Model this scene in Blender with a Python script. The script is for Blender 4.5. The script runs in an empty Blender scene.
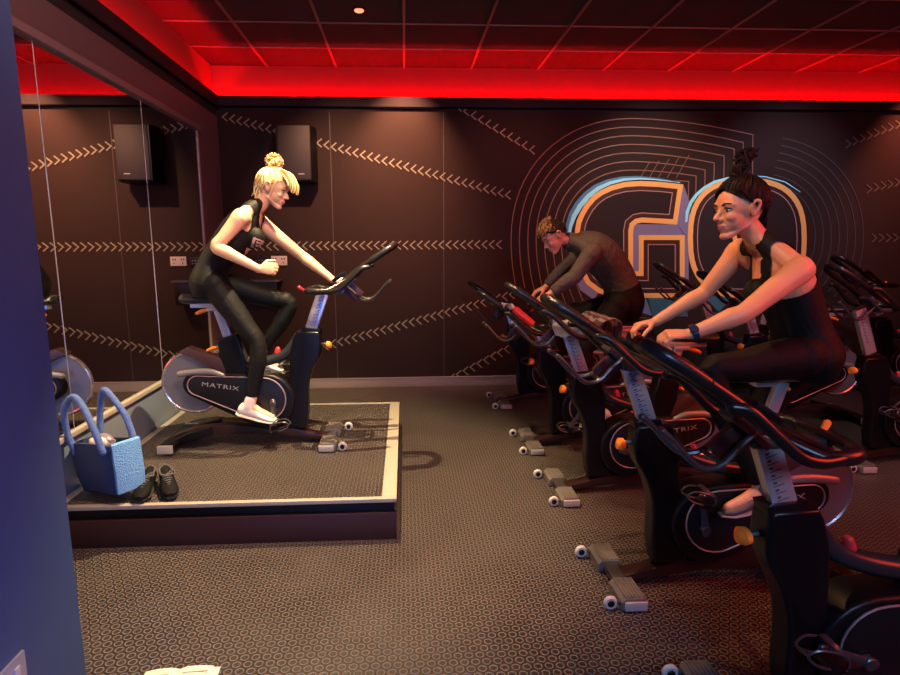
import bpy, bmesh, math, random
from math import sin, cos, pi, radians, sqrt, atan, atan2
from mathutils import Vector, Matrix, noise
random.seed(7)
D = bpy.data
SC = bpy.context.scene
COL = SC.collection
V = Vector

# ------------------------------------------------------------------ camera
F = 577.0; SHX = 15.0; CH = 1.6
PITCH = atan(93.5 / F); YAW = atan(30 / sqrt(F * F + 93.5 ** 2)); ROLL = 0.005
fw = V((sin(YAW) * cos(PITCH), cos(YAW) * cos(PITCH), -sin(PITCH)))
r0 = fw.cross(V((0, 0, 1))).normalized(); u0 = r0.cross(fw)
RT = cos(ROLL) * r0 - sin(ROLL) * u0; UP = cos(ROLL) * u0 + sin(ROLL) * r0
cam = D.cameras.new('camera'); camo = D.objects.new('camera', cam); COL.objects.link(camo)
cam.sensor_width = 36; cam.lens = F / 900 * 36; cam.shift_x = SHX / 900.0; cam.clip_start = 0.05
M = Matrix.Identity(4)
for i in range(3):
    M[i][0] = RT[i]; M[i][1] = UP[i]; M[i][2] = -fw[i]
M[2][3] = CH
camo.matrix_world = M
SC.camera = camo

def at(px, py, Y):
    """point at depth Y seen in direction (px, py)"""
    d = RT * (px - 450 + SHX) + UP * (337.5 - py) + fw * F
    t = Y / d.y
    return V((d.x * t, Y, CH + d.z * t))

# ------------------------------------------------------------------ materials
MATS = {}
def mat(name, col=(.5, .5, .5), rough=.5, metal=0.0, emit=None, estr=0, bump=None, coat=0, spec=None, var=None, trans=0):
    if name in MATS: return MATS[name]
    m = D.materials.new(name); m.use_nodes = True
    nt = m.node_tree; b = nt.nodes['Principled BSDF']
    b.inputs['Base Color'].default_value = (*col, 1)
    b.inputs['Roughness'].default_value = rough
    b.inputs['Metallic'].default_value = metal
    if coat: b.inputs['Coat Weight'].default_value = coat; b.inputs['Coat Roughness'].default_value = .08
    if spec is not None: b.inputs['Specular IOR Level'].default_value = spec
    if trans: b.inputs['Transmission Weight'].default_value = trans
    if emit: b.inputs['Emission Color'].default_value = (*emit, 1); b.inputs['Emission Strength'].default_value = estr
    tc = None
    if bump or var:
        tc = nt.nodes.new('ShaderNodeTexCoord')
    if var:
        sc, amt = var
        n = nt.nodes.new('ShaderNodeTexNoise'); n.inputs['Scale'].default_value = sc; n.inputs['Detail'].default_value = 5
        nt.links.new(tc.outputs['Object'], n.inputs['Vector'])
        mx = nt.nodes.new('ShaderNodeMix'); mx.data_type = 'RGBA'
        mx.inputs['A'].default_value = (*[c * (1 - amt) for c in col], 1)
        mx.inputs['B'].default_value = (*[min(1, c * (1 + amt)) for c in col], 1)
        nt.links.new(n.outputs['Fac'], mx.inputs['Factor'])
        nt.links.new(mx.outputs['Result'], b.inputs['Base Color'])
    if bump:
        sc, st, dist = bump
        n = nt.nodes.new('ShaderNodeTexNoise'); n.inputs['Scale'].default_value = sc; n.inputs['Detail'].default_value = 4
        nt.links.new(tc.outputs['Object'], n.inputs['Vector'])
        bp = nt.nodes.new('ShaderNodeBump'); bp.inputs['Strength'].default_value = st; bp.inputs['Distance'].default_value = dist
        nt.links.new(n.outputs['Fac'], bp.inputs['Height']); nt.links.new(bp.outputs['Normal'], b.inputs['Normal'])
    MATS[name] = m
    return m

def stud_material(name, col, pitch=.040, rough=.4):
    """rubber flooring with a hexagonal lattice of raised round studs"""
    m = D.materials.new(name); m.use_nodes = True; nt = m.node_tree; N = nt.nodes; L = nt.links
    b = N['Principled BSDF']
    tc = N.new('ShaderNodeTexCoord'); sp = N.new('ShaderNodeSeparateXYZ'); L.new(tc.outputs['Object'], sp.inputs[0])
    def mth(op, a, c=None, clamp=False):
        n = N.new('ShaderNodeMath'); n.operation = op; n.use_clamp = clamp
        for i, v in enumerate((a, c)):
            if v is None: continue
            if isinstance(v, (int, float)): n.inputs[i].default_value = v
            else: L.new(v, n.inputs[i])
        return n.outputs[0]
    ax, ay = pitch, pitch * sqrt(3)
    def cell(dx, dy):
        x = mth('ADD', sp.outputs[0], 100.0 + dx); y = mth('ADD', sp.outputs[1], 100.0 + dy)
        x = mth('SUBTRACT', mth('MULTIPLY', mth('FRACT', mth('DIVIDE', x, ax)), ax), ax / 2)
        y = mth('SUBTRACT', mth('MULTIPLY', mth('FRACT', mth('DIVIDE', y, ay)), ay), ay / 2)
        return mth('SQRT', mth('ADD', mth('MULTIPLY', x, x), mth('MULTIPLY', y, y)))
    d = mth('MINIMUM', cell(0, 0), cell(ax / 2, ay / 2))
    # stud profile: raised rim, slightly dished top
    mr = N.new('ShaderNodeMapRange'); mr.interpolation_type = 'SMOOTHSTEP'
    mr.inputs['From Min'].default_value = pitch * .46; mr.inputs['From Max'].default_value = pitch * .36
    L.new(d, mr.inputs['Value'])
    dish = N.new('ShaderNodeMapRange'); dish.interpolation_type = 'SMOOTHSTEP'
    dish.inputs['From Min'].default_value = pitch * .22; dish.inputs['From Max'].default_value = pitch * .34
    dish.inputs['To Min'].default_value = -.55; dish.inputs['To Max'].default_value = 0
    L.new(d, dish.inputs['Value'])
    h = mth('ADD', mr.outputs[0], dish.outputs[0])
    bp = N.new('ShaderNodeBump'); bp.inputs['Strength'].default_value = 1; bp.inputs['Distance'].default_value = .010
    L.new(h, bp.inputs['Height']); L.new(bp.outputs['Normal'], b.inputs['Normal'])
    n = N.new('ShaderNodeTexNoise'); n.inputs['Scale'].default_value = 3.0; n.inputs['Detail'].default_value = 6
    L.new(tc.outputs['Object'], n.inputs['Vector'])
    cr = N.new('ShaderNodeValToRGB')
    cr.color_ramp.elements[0].position = .3; cr.color_ramp.elements[0].color = (*[c * .4 for c in col], 1)
    cr.color_ramp.elements[1].position = .7; cr.color_ramp.elements[1].color = (*[c * .8 for c in col], 1)
    L.new(n.outputs['Fac'], cr.inputs[0])
    # rim highlights painted into the colour, paler than the valleys and dished tops
    rim = mth('ABSOLUTE', mth('SUBTRACT', d, pitch * .35))
    rf = N.new('ShaderNodeMapRange'); rf.inputs['From Min'].default_value = pitch * .10; rf.inputs['From Max'].default_value = pitch * .03
    L.new(rim, rf.inputs['Value'])
    mx = N.new('ShaderNodeMix'); mx.data_type = 'RGBA'; L.new(rf.outputs[0], mx.inputs['Factor'])
    L.new(cr.outputs[0], mx.inputs['A']); mx.inputs['B'].default_value = (*[c * 5.2 for c in col], 1)
    L.new(mx.outputs['Result'], b.inputs['Base Color'])
    n2 = N.new('ShaderNodeMapRange'); L.new(n.outputs['Fac'], n2.inputs['Value'])
    n2.inputs['To Min'].default_value = rough - .08; n2.inputs['To Max'].default_value = rough + .12
    L.new(n2.outputs[0], b.inputs['Roughness'])
    return m

floor_m = stud_material('studded rubber', (.036, .029, .025), pitch=.043, rough=.34)
plat_m = stud_material('studded rubber platform', (.036, .029, .025), pitch=.043, rough=.36)
wall_m = mat('dark painted wall', (.027, .0175, .0155), .7, spec=.12, bump=(60, .15, .002), var=(1.2, .12))
header_m = mat('slate paint', (.115, .080, .085), .6, bump=(80, .1, .002), var=(2, .06))
part_m = mat('partition paint', (.034, .080, .19), .55, bump=(90, .1, .002), var=(2, .06))
cove_m = mat('cove paint', (.24, .045, .045), .8, spec=.1)
ceil_m = mat('ceiling tile', (.022, .019, .02), .9, bump=(200, .3, .002))
grid_m = mat('ceiling bar', (.16, .12, .12), .45)
gap_m = mat('shadow gap', (.008, .008, .009), .8)
base_m = mat('baseboard', (.30, .26, .23), .35)
trim_m = mat('pale edge trim', (.46, .42, .34), .35, metal=.3)
black_m = mat('black plastic', (.0045, .0045, .005), .38, spec=.3)
gloss_m = mat('gloss black frame', (.0045, .0045, .006), .3, spec=.35)
grip_m = mat('rubber grip', (.011, .010, .010), .32, spec=.5)
dgrey_m = mat('dark grey metal', (.10, .10, .11), .35, metal=.7)
silver_m = mat('brushed silver', (.62, .60, .62), .32, metal=.65)
pale_m = mat('pale grey plastic', (.36, .35, .33), .4)
fly_m = mat('flywheel metal', (.20, .20, .23), .42, metal=.5)
rim_m = mat('flywheel rim', (.60, .56, .58), .25, metal=.8)
orange_m = mat('orange plastic', (.95, .27, .03), .4)
red_m = mat('red plastic', (.55, .03, .04), .35)
maroon_m = mat('dark red plastic', (.05, .012, .012), .35)
white_m = mat('white plastic', (.50, .47, .44), .4)
text_m = mat('grey lettering', (.30, .28, .28), .4)
tick_m = mat('dark ticks', (.06, .05, .08), .5)
sadl_m = mat('saddle vinyl', (.015, .014, .015), .42)

# ------------------------------------------------------------------ mesh helpers
def cr_path(pts, n=6, closed=False):
    P = [V(p) for p in pts]; out = []
    m = len(P)
    rng = range(m) if closed else range(m - 1)
    for i in rng:
        if closed: a, b, c, d = P[(i - 1) % m], P[i], P[(i + 1) % m], P[(i + 2) % m]
        else: a, b, c, d = P[max(i - 1, 0)], P[i], P[i + 1], P[min(i + 2, m - 1)]
        for k in range(n):
            t = k / n
            out.append(.5 * ((2 * b) + (c - a) * t + (2 * a - 5 * b + 4 * c - d) * t * t + (3 * b - a - 3 * c + d) * t ** 3))
    if not closed: out.append(P[-1])
    return out

def lerp_r(rs, n, cnt, closed=False):
    if isinstance(rs, (int, float)): return [rs] * cnt
    out = []
    m = len(rs)
    for i in (range(m) if closed else range(m - 1)):
        for k in range(n): out.append(rs[i] + (rs[(i + 1) % m] - rs[i]) * k / n)
    if not closed: out.append(rs[-1])
    return out

class MB:
    def __init__(s): s.bm = bmesh.new(); s.slots = []; s.mi = 0
    def ring(s, c, a, b, n=12):
        return [s.bm.verts.new(c + a * cos(2 * pi * k / n) + b * sin(2 * pi * k / n)) for k in range(n)]
    def bridge(s, r1, r2):
        n = len(r1)
        for k in range(n):
            s.bm.faces.new((r1[k], r1[(k + 1) % n], r2[(k + 1) % n], r2[k]))
    def tube(s, pts, r, n=10, sm=0, closed=False, cap='round', flat=None):
        """tube through pts; sm>0 = smooth subdivision; flat=(vec, factor) squashes along vec"""
        P = [V(p) for p in pts]; nf0 = len(s.bm.faces)
        R = r
        if sm:
            P2 = cr_path(P, sm, closed); R = lerp_r(r, sm, len(P2), closed); P = P2
        if isinstance(R, (int, float)): R = [R] * len(P)
        m = len(P)
        tang = []
        for i in range(m):
            a = P[(i - 1) % m] if (closed or i > 0) else P[i]
            b = P[(i + 1) % m] if (closed or i < m - 1) else P[i]
            t = b - a
            tang.append(t.normalized() if t.length > 1e-9 else V((0, 0, 1)))
        t0 = tang[0]
        ref = V((0, 0, 1)) if abs(t0.z) < .9 else V((1, 0, 0))
        a = t0.cross(ref).normalized()
        rings = []
        def mk(c, t, a, rr):
            b = t.cross(a).normalized()
            vs = []
            for k in range(n):
                o = a * cos(2 * pi * k / n) * rr + b * sin(2 * pi * k / n) * rr
                if flat: o = o - flat[0] * (o.dot(flat[0])) * (1 - flat[1])
                vs.append(s.bm.verts.new(c + o))
            return vs
        for i in range(m):
            t = tang[i]
            a = (a - t * a.dot(t))
            a = a.normalized() if a.length > 1e-6 else t.orthogonal().normalized()
            if i == 0: a_first = a.copy()
            if i == 0 and not closed and cap == 'round':
                for q in (80, 50, 25):
                    rings.append(mk(P[0] - t * R[0] * sin(radians(q)), t, a, R[0] * cos(radians(q))))
            rings.append(mk(P[i], t, a, R[i]))
            if i == m - 1 and not closed and cap == 'round':
                for q in (25, 50, 80):
                    rings.append(mk(P[i] + t * R[i] * sin(radians(q)), t, a, R[i] * cos(radians(q))))
        for i in range(len(rings) - 1): s.bridge(rings[i], rings[i + 1])
        if closed:
            # align the seam
            r1, r2 = rings[-1], rings[0]
            best = min(range(n), key=lambda k: (r1[0].co - r2[k].co).length)
            s.bridge(r1, r2[best:] + r2[:best])
        else:
            s.bm.faces.new(rings[0][::-1]); s.bm.faces.new(rings[-1])
        if s.mi: s.slots.append((nf0, len(s.bm.faces), s.mi))
        return s
    def box(s, c, size, rot=None, bev=0.004):
        R = rot.to_3x3() if rot else Matrix.Identity(3)
        h = V(size) / 2
        vs = [s.bm.verts.new(V(c) + R @ V((h.x * i, h.y * j, h.z * k))) for i in (-1, 1) for j in (-1, 1) for k in (-1, 1)]
        fs = [(0, 1, 3, 2), (4, 6, 7, 5), (0, 4, 5, 1), (2, 3, 7, 6), (0, 2, 6, 4), (1, 5, 7, 3)]
        faces = [s.bm.faces.new([vs[i] for i in f]) for f in fs]
        if bev:
            es = list({e for f in faces for e in f.edges})
            bmesh.ops.bevel(s.bm, geom=es, offset=min(bev, min(size) * .45), segments=2, affect='EDGES', profile=.6)
        return s
    def boxz(s, p0, p1, bev=.004):
        p0, p1 = V(p0), V(p1)
        return s.box((p0 + p1) / 2, [abs(q) for q in (p1 - p0)], None, bev)
    def beam(s, p0, p1, wx, wy, up=(0, 1, 0), bev=.004):
        """box from p0 to p1; wy across `up`, wx the other way"""
        p0, p1 = V(p0), V(p1); z = (p1 - p0).normalized(); y = V(up); y = (y - z * y.dot(z)).normalized(); x = y.cross(z)
        R = Matrix((x, y, z)).transposed()
        return s.box((p0 + p1) / 2, (wx, wy, (p1 - p0).length), R, bev)
    def prism(s, outline, y0, y1, bev=.006, axis='y', seg=2):
        def P(a, b, t):
            return V((a, t, b)) if axis == 'y' else (V((a, b, t)) if axis == 'z' else V((t, a, b)))
        A = [s.bm.verts.new(P(a, b, y0)) for a, b in outline]; B = [s.bm.verts.new(P(a, b, y1)) for a, b in outline]
        f1 = s.bm.faces.new(A); f2 = s.bm.faces.new(B[::-1])
        n = len(A)
        fs = [f1, f2] + [s.bm.faces.new((A[i], B[i], B[(i + 1) % n], A[(i + 1) % n])) for i in range(n)]
        bmesh.ops.recalc_face_normals(s.bm, faces=fs)
        if bev:
            es = list(set(f1.edges) | set(f2.edges))
            bmesh.ops.bevel(s.bm, geom=es, offset=bev, segments=seg, affect='EDGES', profile=.6)
        return s
    def ell(s, c, rad, frame=None, nu=16, nv=10):
        """ellipsoid; frame = (a, b, c) axes"""
        fr = frame or (V((1, 0, 0)), V((0, 1, 0)), V((0, 0, 1)))
        c = V(c)
        top = s.bm.verts.new(c + fr[2] * rad[2]); bot = s.bm.verts.new(c - fr[2] * rad[2])
        rings = []
        for j in range(1, nv):
            th = pi * j / nv
            rings.append([s.bm.verts.new(c + fr[0] * rad[0] * sin(th) * cos(2 * pi * k / nu) + fr[1] * rad[1] * sin(th) * sin(2 * pi * k / nu) + fr[2] * rad[2] * cos(th)) for k in range(nu)])
        for i in range(len(rings) - 1): s.bridge(rings[i], rings[i + 1])
        for k in range(nu):
            s.bm.faces.new((top, rings[0][(k + 1) % nu], rings[0][k]))
            s.bm.faces.new((bot, rings[-1][k], rings[-1][(k + 1) % nu]))
        return s
    def disc(s, c, r, th, axis=V((0, 1, 0)), n=40, bev=.004):
        c = V(c); ax = V(axis).normalized(); a = ax.orthogonal().normalized(); b = ax.cross(a)
        prof = [(-th / 2, 0), (-th / 2, r - bev), (-th / 2 + bev, r), (th / 2 - bev, r), (th / 2, r - bev), (th / 2, 0)]
        return s.lathe(prof, c, ax, n)
    def lathe(s, prof, c, ax, n=32):
        c = V(c); ax = V(ax).normalized(); a = ax.orthogonal().normalized(); b = ax.cross(a); prev = None
        first = last = None
        for (t, r) in prof:
            if r < 1e-6:
                cur = [s.bm.verts.new(c + ax * t)]
            else:
                cur = s.ring(c + ax * t, a * r, b * r, n)
            if prev is not None:
                if len(prev) == 1 and len(cur) > 1:
                    for k in range(n): s.bm.faces.new((prev[0], cur[k], cur[(k + 1) % n]))
                elif len(cur) == 1 and len(prev) > 1:
                    for k in range(n): s.bm.faces.new((prev[k], prev[(k + 1) % n], cur[0]))
                elif len(cur) > 1: s.bridge(prev, cur)
            prev = cur
        return s
    def loft(s, rings, n=20):
        """rings = (center, vecA, vecB); closed with caps"""
        rr = [s.ring(V(c), V(a), V(b), n) for c, a, b in rings]
        for i in range(len(rr) - 1): s.bridge(rr[i], rr[i + 1])
        s.bm.faces.new(rr[0][::-1]); s.bm.faces.new(rr[-1])
        return s
    def mesh(s, name, m, smooth=True, ang=38):
        bmesh.ops.recalc_face_normals(s.bm, faces=s.bm.faces)
        me = D.meshes.new(name); s.bm.to_mesh(me); s.bm.free()
        for a, b, k in s.slots:
            for i in range(a, b): me.polygons[i].material_index = k
        for mm in (m if isinstance(m, (list, tuple)) else [m]): me.materials.append(mm)
        if smooth:
            me.shade_smooth(); me.set_sharp_from_angle(angle=radians(ang))
        return me
    def build(s, name, m, parent=None, loc=(0, 0, 0), smooth=True, ang=38):
        return link(name, s.mesh(name, m, smooth, ang), parent, loc)

def link(name, me, parent=None, loc=(0, 0, 0), rot=None):
    o = D.objects.new(name, me); COL.objects.link(o); o.location = loc
    if rot: o.rotation_euler = rot
    if parent: o.parent = parent
    return o
def tag(o, label=None, cat=None, group=None, kind=None):
    if label: o['label'] = label
    if cat: o['category'] = cat
    if group: o['group'] = group
    if kind: o['kind'] = kind
    return o
def thing(name, label, cat, loc=(0, 0, 0), rz=0, group=None):
    o = D.objects.new(name, None); COL.objects.link(o); o.location = loc; o.rotation_euler = (0, 0, rz)
    o.empty_display_size = .1
    return tag(o, label, cat, group)
def struct(name, mb, m, **k): return tag(mb.build(name, m, **k), kind='structure')

def lettering(txt, size, depth=.001):
    """mesh data of a line of text lying in XZ, centred, readable from -Y"""
    cu = D.curves.new('lettering', 'FONT'); cu.body = txt; cu.size = size; cu.extrude = depth; cu.align_x = 'CENTER'; cu.align_y = 'CENTER'
    cu.space_character = 1.15
    o = D.objects.new('lettering', cu); COL.objects.link(o)
    bpy.context.view_layer.update()
    dg = bpy.context.evaluated_depsgraph_get()
    me = D.meshes.new_from_object(o.evaluated_get(dg))
    D.objects.remove(o); D.curves.remove(cu)
    me.transform(Matrix.Rotation(pi / 2, 4, 'X'))
    return me

# ------------------------------------------------------------------ room
XL, YB, XR, YF = -1.93, 6.4, 8.5, -3.0
ZC = 3.467            # ceiling tiles
ZL = 3.12           # cove lip
mb = MB(); mb.boxz((XL - .3, YF - .2, -.1), (XR + .3, YB + .3, 0), bev=0); struct('floor', mb, floor_m, smooth=False)
mb = MB(); mb.boxz((XL - .4, YF - .2, ZC), (XR + .4, YB + .4, ZC + .08), bev=0); struct('ceiling', mb, ceil_m, smooth=False)
mb = MB()
for k in range(-2, 12):
    x = .02 + .722 * k
    if x > XL - .07: mb.boxz((x - .011, YF, ZC - .012), (x + .011, YB + .17, ZC + .004), bev=.002)
for k in range(0, 14):
    y = 5.96 - .642 * k
    mb.boxz((XL - .08, y - .008, ZC - .009), (XR + .1, y + .008, ZC + .004), bev=.002)
struct('trim_8', mb, grid_m, smooth=False)
# back wall: lower wall, shadow gap, projecting lip, red upstand behind it
mb = MB(); mb.boxz((XL - .3, YB, 0), (XR + .3, YB + .14, 2.98), bev=0); struct('wall_back', mb, wall_m, smooth=False)
mb = MB(); mb.boxz((XL - .3, YB + .17, 2.9), (XR + .3, YB + .3, ZC), bev=0)
mb.boxz((XL - .3, YF, 2.9), (XL - .08, YB + .3, ZC), bev=0); struct('trim_7', mb, cove_m, smooth=False)
mb = MB(); mb.boxz((XL + .01, YB + .01, 2.975), (XR, YB + .17, 3.01), bev=0); mb.boxz((XL - .17, YF, 2.90), (XL - .01, YB + .17, 3.0), bev=0)
struct('trim_1', mb, gap_m, smooth=False)
mb = MB()
mb.boxz((XL + .025, YB - .03, 3.01), (XR, YB - .012, ZL), bev=.002); mb.boxz((XL + .025, YB - .03, 3.01), (XR, YB + .17, 3.025), bev=.002)
mb.boxz((XL + .01, YF, 3.0), (XL + .03, YB - .01, ZL), bev=.002); mb.boxz((XL - .17, YF, 3.0), (XL + .03, YB + .1, 3.02), bev=.002)
struct('trim_2', mb, mat('lip paint', (.022, .016, .02), .7, spec=.15), smooth=False)
mb = MB(); mb.boxz((XL - .14, YF, 0), (XL, YB, 2.92), bev=0); struct('wall_left', mb, header_m, smooth=False)
mb = MB(); mb.boxz((XR, YF, 0), (XR + .1, YB, ZC), bev=0); struct('wall_right', mb, wall_m, smooth=False)
mb = MB(); mb.boxz((XL, YF - .1, 0), (XR, YF, ZC), bev=0); struct('wall_front', mb, wall_m, smooth=False)
mb = MB(); mb.boxz((XL, YB - .018, 0), (XR, YB, .10), bev=.004); mb.boxz((XL, YB - .024, .10), (XR, YB, .112), bev=.003); struct('baseboard_back', mb, base_m)
# panel joints of the back wall lining
mb = MB()
for x in (-.77, .43): mb.boxz((x - .003, YB - .003, .11), (x + .003, YB + .001, 2.975), bev=0)
struct('trim_3', mb, mat('panel joint', (.075, .06, .055), .5), smooth=False)
# LED strips lying behind the lip
led_m = mat('red led strip', (.8, .1, .1), .5, emit=(1, .0006, .002), estr=260)
mb = MB(); mb.boxz((XL + .03, YB + .10, 3.03), (XR, YB + .12, 3.042), bev=0)
tag(mb.build('led_strip', led_m, smooth=False), 'red light strip glowing behind the cove lip along the back wall', 'light strip', 'red cove light strips')
mb = MB(); mb.boxz((XL - .065, YF, 3.03), (XL - .05, YB + .0, 3.042), bev=0)
tag(mb.build('led_strip', led_m, smooth=False), 'red light strip glowing behind the cove lip along the mirror wall', 'light strip', 'red cove light strips')
# near partition on the left, a stub wall whose end is seen edge-on
mb = MB(); mb.boxz((XL - .05, YF, 0), (-1.2, 1.98, 3.0), bev=.003); struct('wall_partition', mb, part_m)

# ------------------------------------------------------------------ mirror
mir_m = mat('mirror glass', (.80, .78, .76), .015, metal=1.0)
edge_m = mat('mirror edge', (.34, .29, .26), .3, metal=.4)
MX = XL + .035
seams = [2.0, 3.27, 4.50, 5.64]
labs = ['tall mirror panel nearest the camera beside the partition', 'tall mirror panel in the middle behind the bag', 'tall mirror panel furthest away next to the room corner']
for i in range(3):
    mb = MB(); mb.boxz((XL + .004, seams[i] + .002, .56), (MX, seams[i + 1] - .002, 2.65), bev=0)
    t = thing('wall_mirror', labs[i], 'mirror', (XL, (seams[i] + seams[i + 1]) / 2, .5), 0, 'mirror panels on the left wall')
    o = mb.build('mirror_glass', mir_m, t, smooth=False); o.location = -V(t.location)
    if i < 3:
        mb = MB(); mb.boxz((XL + .004, seams[i + 1] - .002, .56), (MX + .002, seams[i + 1] + .002, 2.65), bev=0)
        o = mb.build('edge_strip', edge_m, t); o.location = -V(t.location)
mb = MB(); mb.boxz((XL, 2.0, 2.645), (MX + .035, 5.67, 2.69), bev=.003); mb.boxz((XL, 5.642, .5), (MX + .012, 5.67, 2.66), bev=.003); struct('trim_4', mb, mat('mirror frame paint', (.17, .13, .13), .45))
mb = MB(); mb.boxz((XL, 2.0, .535), (MX + .02, 6.38, .565), bev=.004); struct('trim_5', mb, trim_m)
mb = MB(); mb.boxz((XL, 2.0, 0), (MX, 6.38, .533), bev=.004); struct('trim_6', mb, mat('plinth panel', (.14, .17, .22), .35))

# ------------------------------------------------------------------ platform
PX0, PX1, PY0, PY1, PZ = MX + .012, -.062, 2.96, 4.91, .235
t = thing('stage_platform', 'low rectangular instructor stage with studded rubber top and pale metal edging', 'platform', ((PX0 + PX1) / 2, (PY0 + PY1) / 2, 0))
tl = V(t.location)
def pp(name, mb, m, **k):
    o = mb.build(name, m, t, **k); o.location = -tl; return o
mb = MB(); mb.boxz((PX0, PY0 + .03, .0), (PX1 - .012, PY1 - .01, PZ - .006), bev=.002); pp('stage_frame', mb, black_m)
mb = MB(); mb.boxz((PX0 + .05, PY0 + .035, PZ - .006), (PX1 - .08, PY1 - .04, PZ), bev=0); pp('rubber_top', mb, plat_m, smooth=False)
mb = MB()
mb.boxz((PX0, PY0, PZ - .02), (PX1, PY0 + .035, PZ + .002), bev=.003)
mb.boxz((PX1 - .08, PY0 + .035, PZ - .02), (PX1, PY1, PZ + .002), bev=.003)
mb.boxz((PX0, PY1 - .04, PZ - .02), (PX1 - .08, PY1, PZ + .002), bev=.003)
mb.boxz((PX0, PY0 + .035, PZ - .02), (PX0 + .05, PY1 - .04, PZ + .002), bev=.003)
pp('edge_trim', mb, trim_m)
mb = MB(); mb.boxz((PX0, PY0 + .002, .0), (PX1 - .002, PY0 + .03, .155), bev=.003); pp('kick_board', mb, mat('maroon board', (.035, .010, .008), .5, bump=(30, .2, .002)))

# ------------------------------------------------------------------ wall mural
WY = YB - .0045
def wp(px, py, off=0): 
    p = at(px, py, YB); return V((p.x, WY - off, p.z))
def flat_poly(mb, pts, y=WY, th=.002):
    mb.prism([(p.x, p.z) for p in pts], y - th, y + .003, bev=0)
def polyline_strip(mb, pts, w, closed=False, y=WY, th=.0015):
    """flat ribbon of width w along pts on the wall plane"""
    P = [V((p.x, 0, p.z)) for p in pts]; n = len(P); Lf = []; Rg = []
    for i in range(n):
        a = P[(i - 1) % n] if (closed or i) else P[i]; b = P[(i + 1) % n] if (closed or i < n - 1) else P[i]
        t1 = (P[i] - a); t2 = (b - P[i])
        t1 = t1.normalized() if t1.length > 1e-7 else t2.normalized()
        t2 = t2.normalized() if t2.length > 1e-7 else t1
        n1 = V((-t1.z, 0, t1.x)); n2 = V((-t2.z, 0, t2.x)); m = (n1 + n2)
        m = m.normalized() if m.length > 1e-6 else n1
        k = 1 / max(.35, m.dot(n1)); ww = w if not isinstance(w, (list, tuple)) else w[i]
        Lf.append(P[i] + m * ww / 2 * k); Rg.append(P[i] - m * ww / 2 * k)
    bm = mb.bm
    def vt(p, yy): return bm.verts.new((p.x, yy, p.z))
    y1 = y + .003
    A = [(vt(Lf[i], y - th), vt(Rg[i], y - th), vt(Lf[i], y1), vt(Rg[i], y1)) for i in range(n)]
    for i in (range(n) if closed else range(n - 1)):
        a, b = A[i], A[(i + 1) % n]
        bm.faces.new((a[0], b[0], b[1], a[1])); bm.faces.new((a[0], a[2], b[2], b[0])); bm.faces.new((a[1], b[1], b[3], a[3]))
def inset(pts, d):
    """offset closed polygon inward by d (pts in wall px, y down)"""
    n = len(pts); area = sum(pts[i][0] * pts[(i + 1) % n][1] - pts[(i + 1) % n][0] * pts[i][1] for i in range(n))
    s = 1 if area > 0 else -1; out = []
    for i in range(n):
        a, b, c = V(pts[i - 1]), V(pts[i]), V(pts[(i + 1) % n])
        t1 = (b - a).normalized(); t2 = (c - b).normalized()
        n1 = V((-t1.y, t1.x)) * s; n2 = V((-t2.y, t2.x)) * s; m = (n1 + n2).normalized()
        out.append(tuple(b + m * d / max(.4, m.dot(n1))))
    return out
PXM = YB / F   # metres per pixel on the wall
mur = thing('go_mural', 'large painted GO lettering in yellow outline with thin contour rings on the dark wall', 'mural', tuple(wp(690, 300)))
def mpart(name, mb, m):
    o = mb.build(name, m, mur, smooth=False); o.location = -V(mur.location); return o
yel = mat('mural yellow', (.80, .47, .13), .5); dred = mat('mural dark outline', (.022, .008, .008), .5)
lilac = mat('mural lilac side', (.16, .18, .32), .5); teal = mat('mural teal side', (.03, .13, .18), .5)
cyan = mat('mural pale cyan edge', (.26, .86, 1.0), .5); cyan2 = mat('mural blue halo', (.03, .22, .42), .5); pinkl = mat('mural thin line', (.36, .25, .22), .5)
fill = mat('mural letter fill', (.026, .018, .018), .7, spec=.12)
G = [(574.5, 238), (575, 229), (576.5, 221), (580, 213), (585, 204.5), (592, 196.5), (600, 190.5), (611, 185.5), (624, 182.2), (640, 181), (660, 182), (683, 184.5),
     (677, 224.5), (642, 222.5), (637, 223.5), (634, 226), (633, 231), (633, 271), (638.5, 271), (638.5, 235), (684.5, 235), (684.5, 298), (615, 298), (598, 293), (586, 284), (578, 268), (575, 253)]
O = []
for k in range(44):
    a = 2 * pi * k / 44; e = 2 / 2.55
    O.append((747 + 59.5 * math.copysign(abs(cos(a)) ** e, cos(a)), 238.5 - 60.5 * math.copysign(abs(sin(a)) ** e, sin(a))))
CNT = [(747 + 13 * math.copysign(abs(cos(2 * pi * k / 24)) ** .75, cos(2 * pi * k / 24)), 228 - 24 * math.copysign(abs(sin(2 * pi * k / 24)) ** .75, sin(2 * pi * k / 24))) for k in range(24)]
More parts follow.
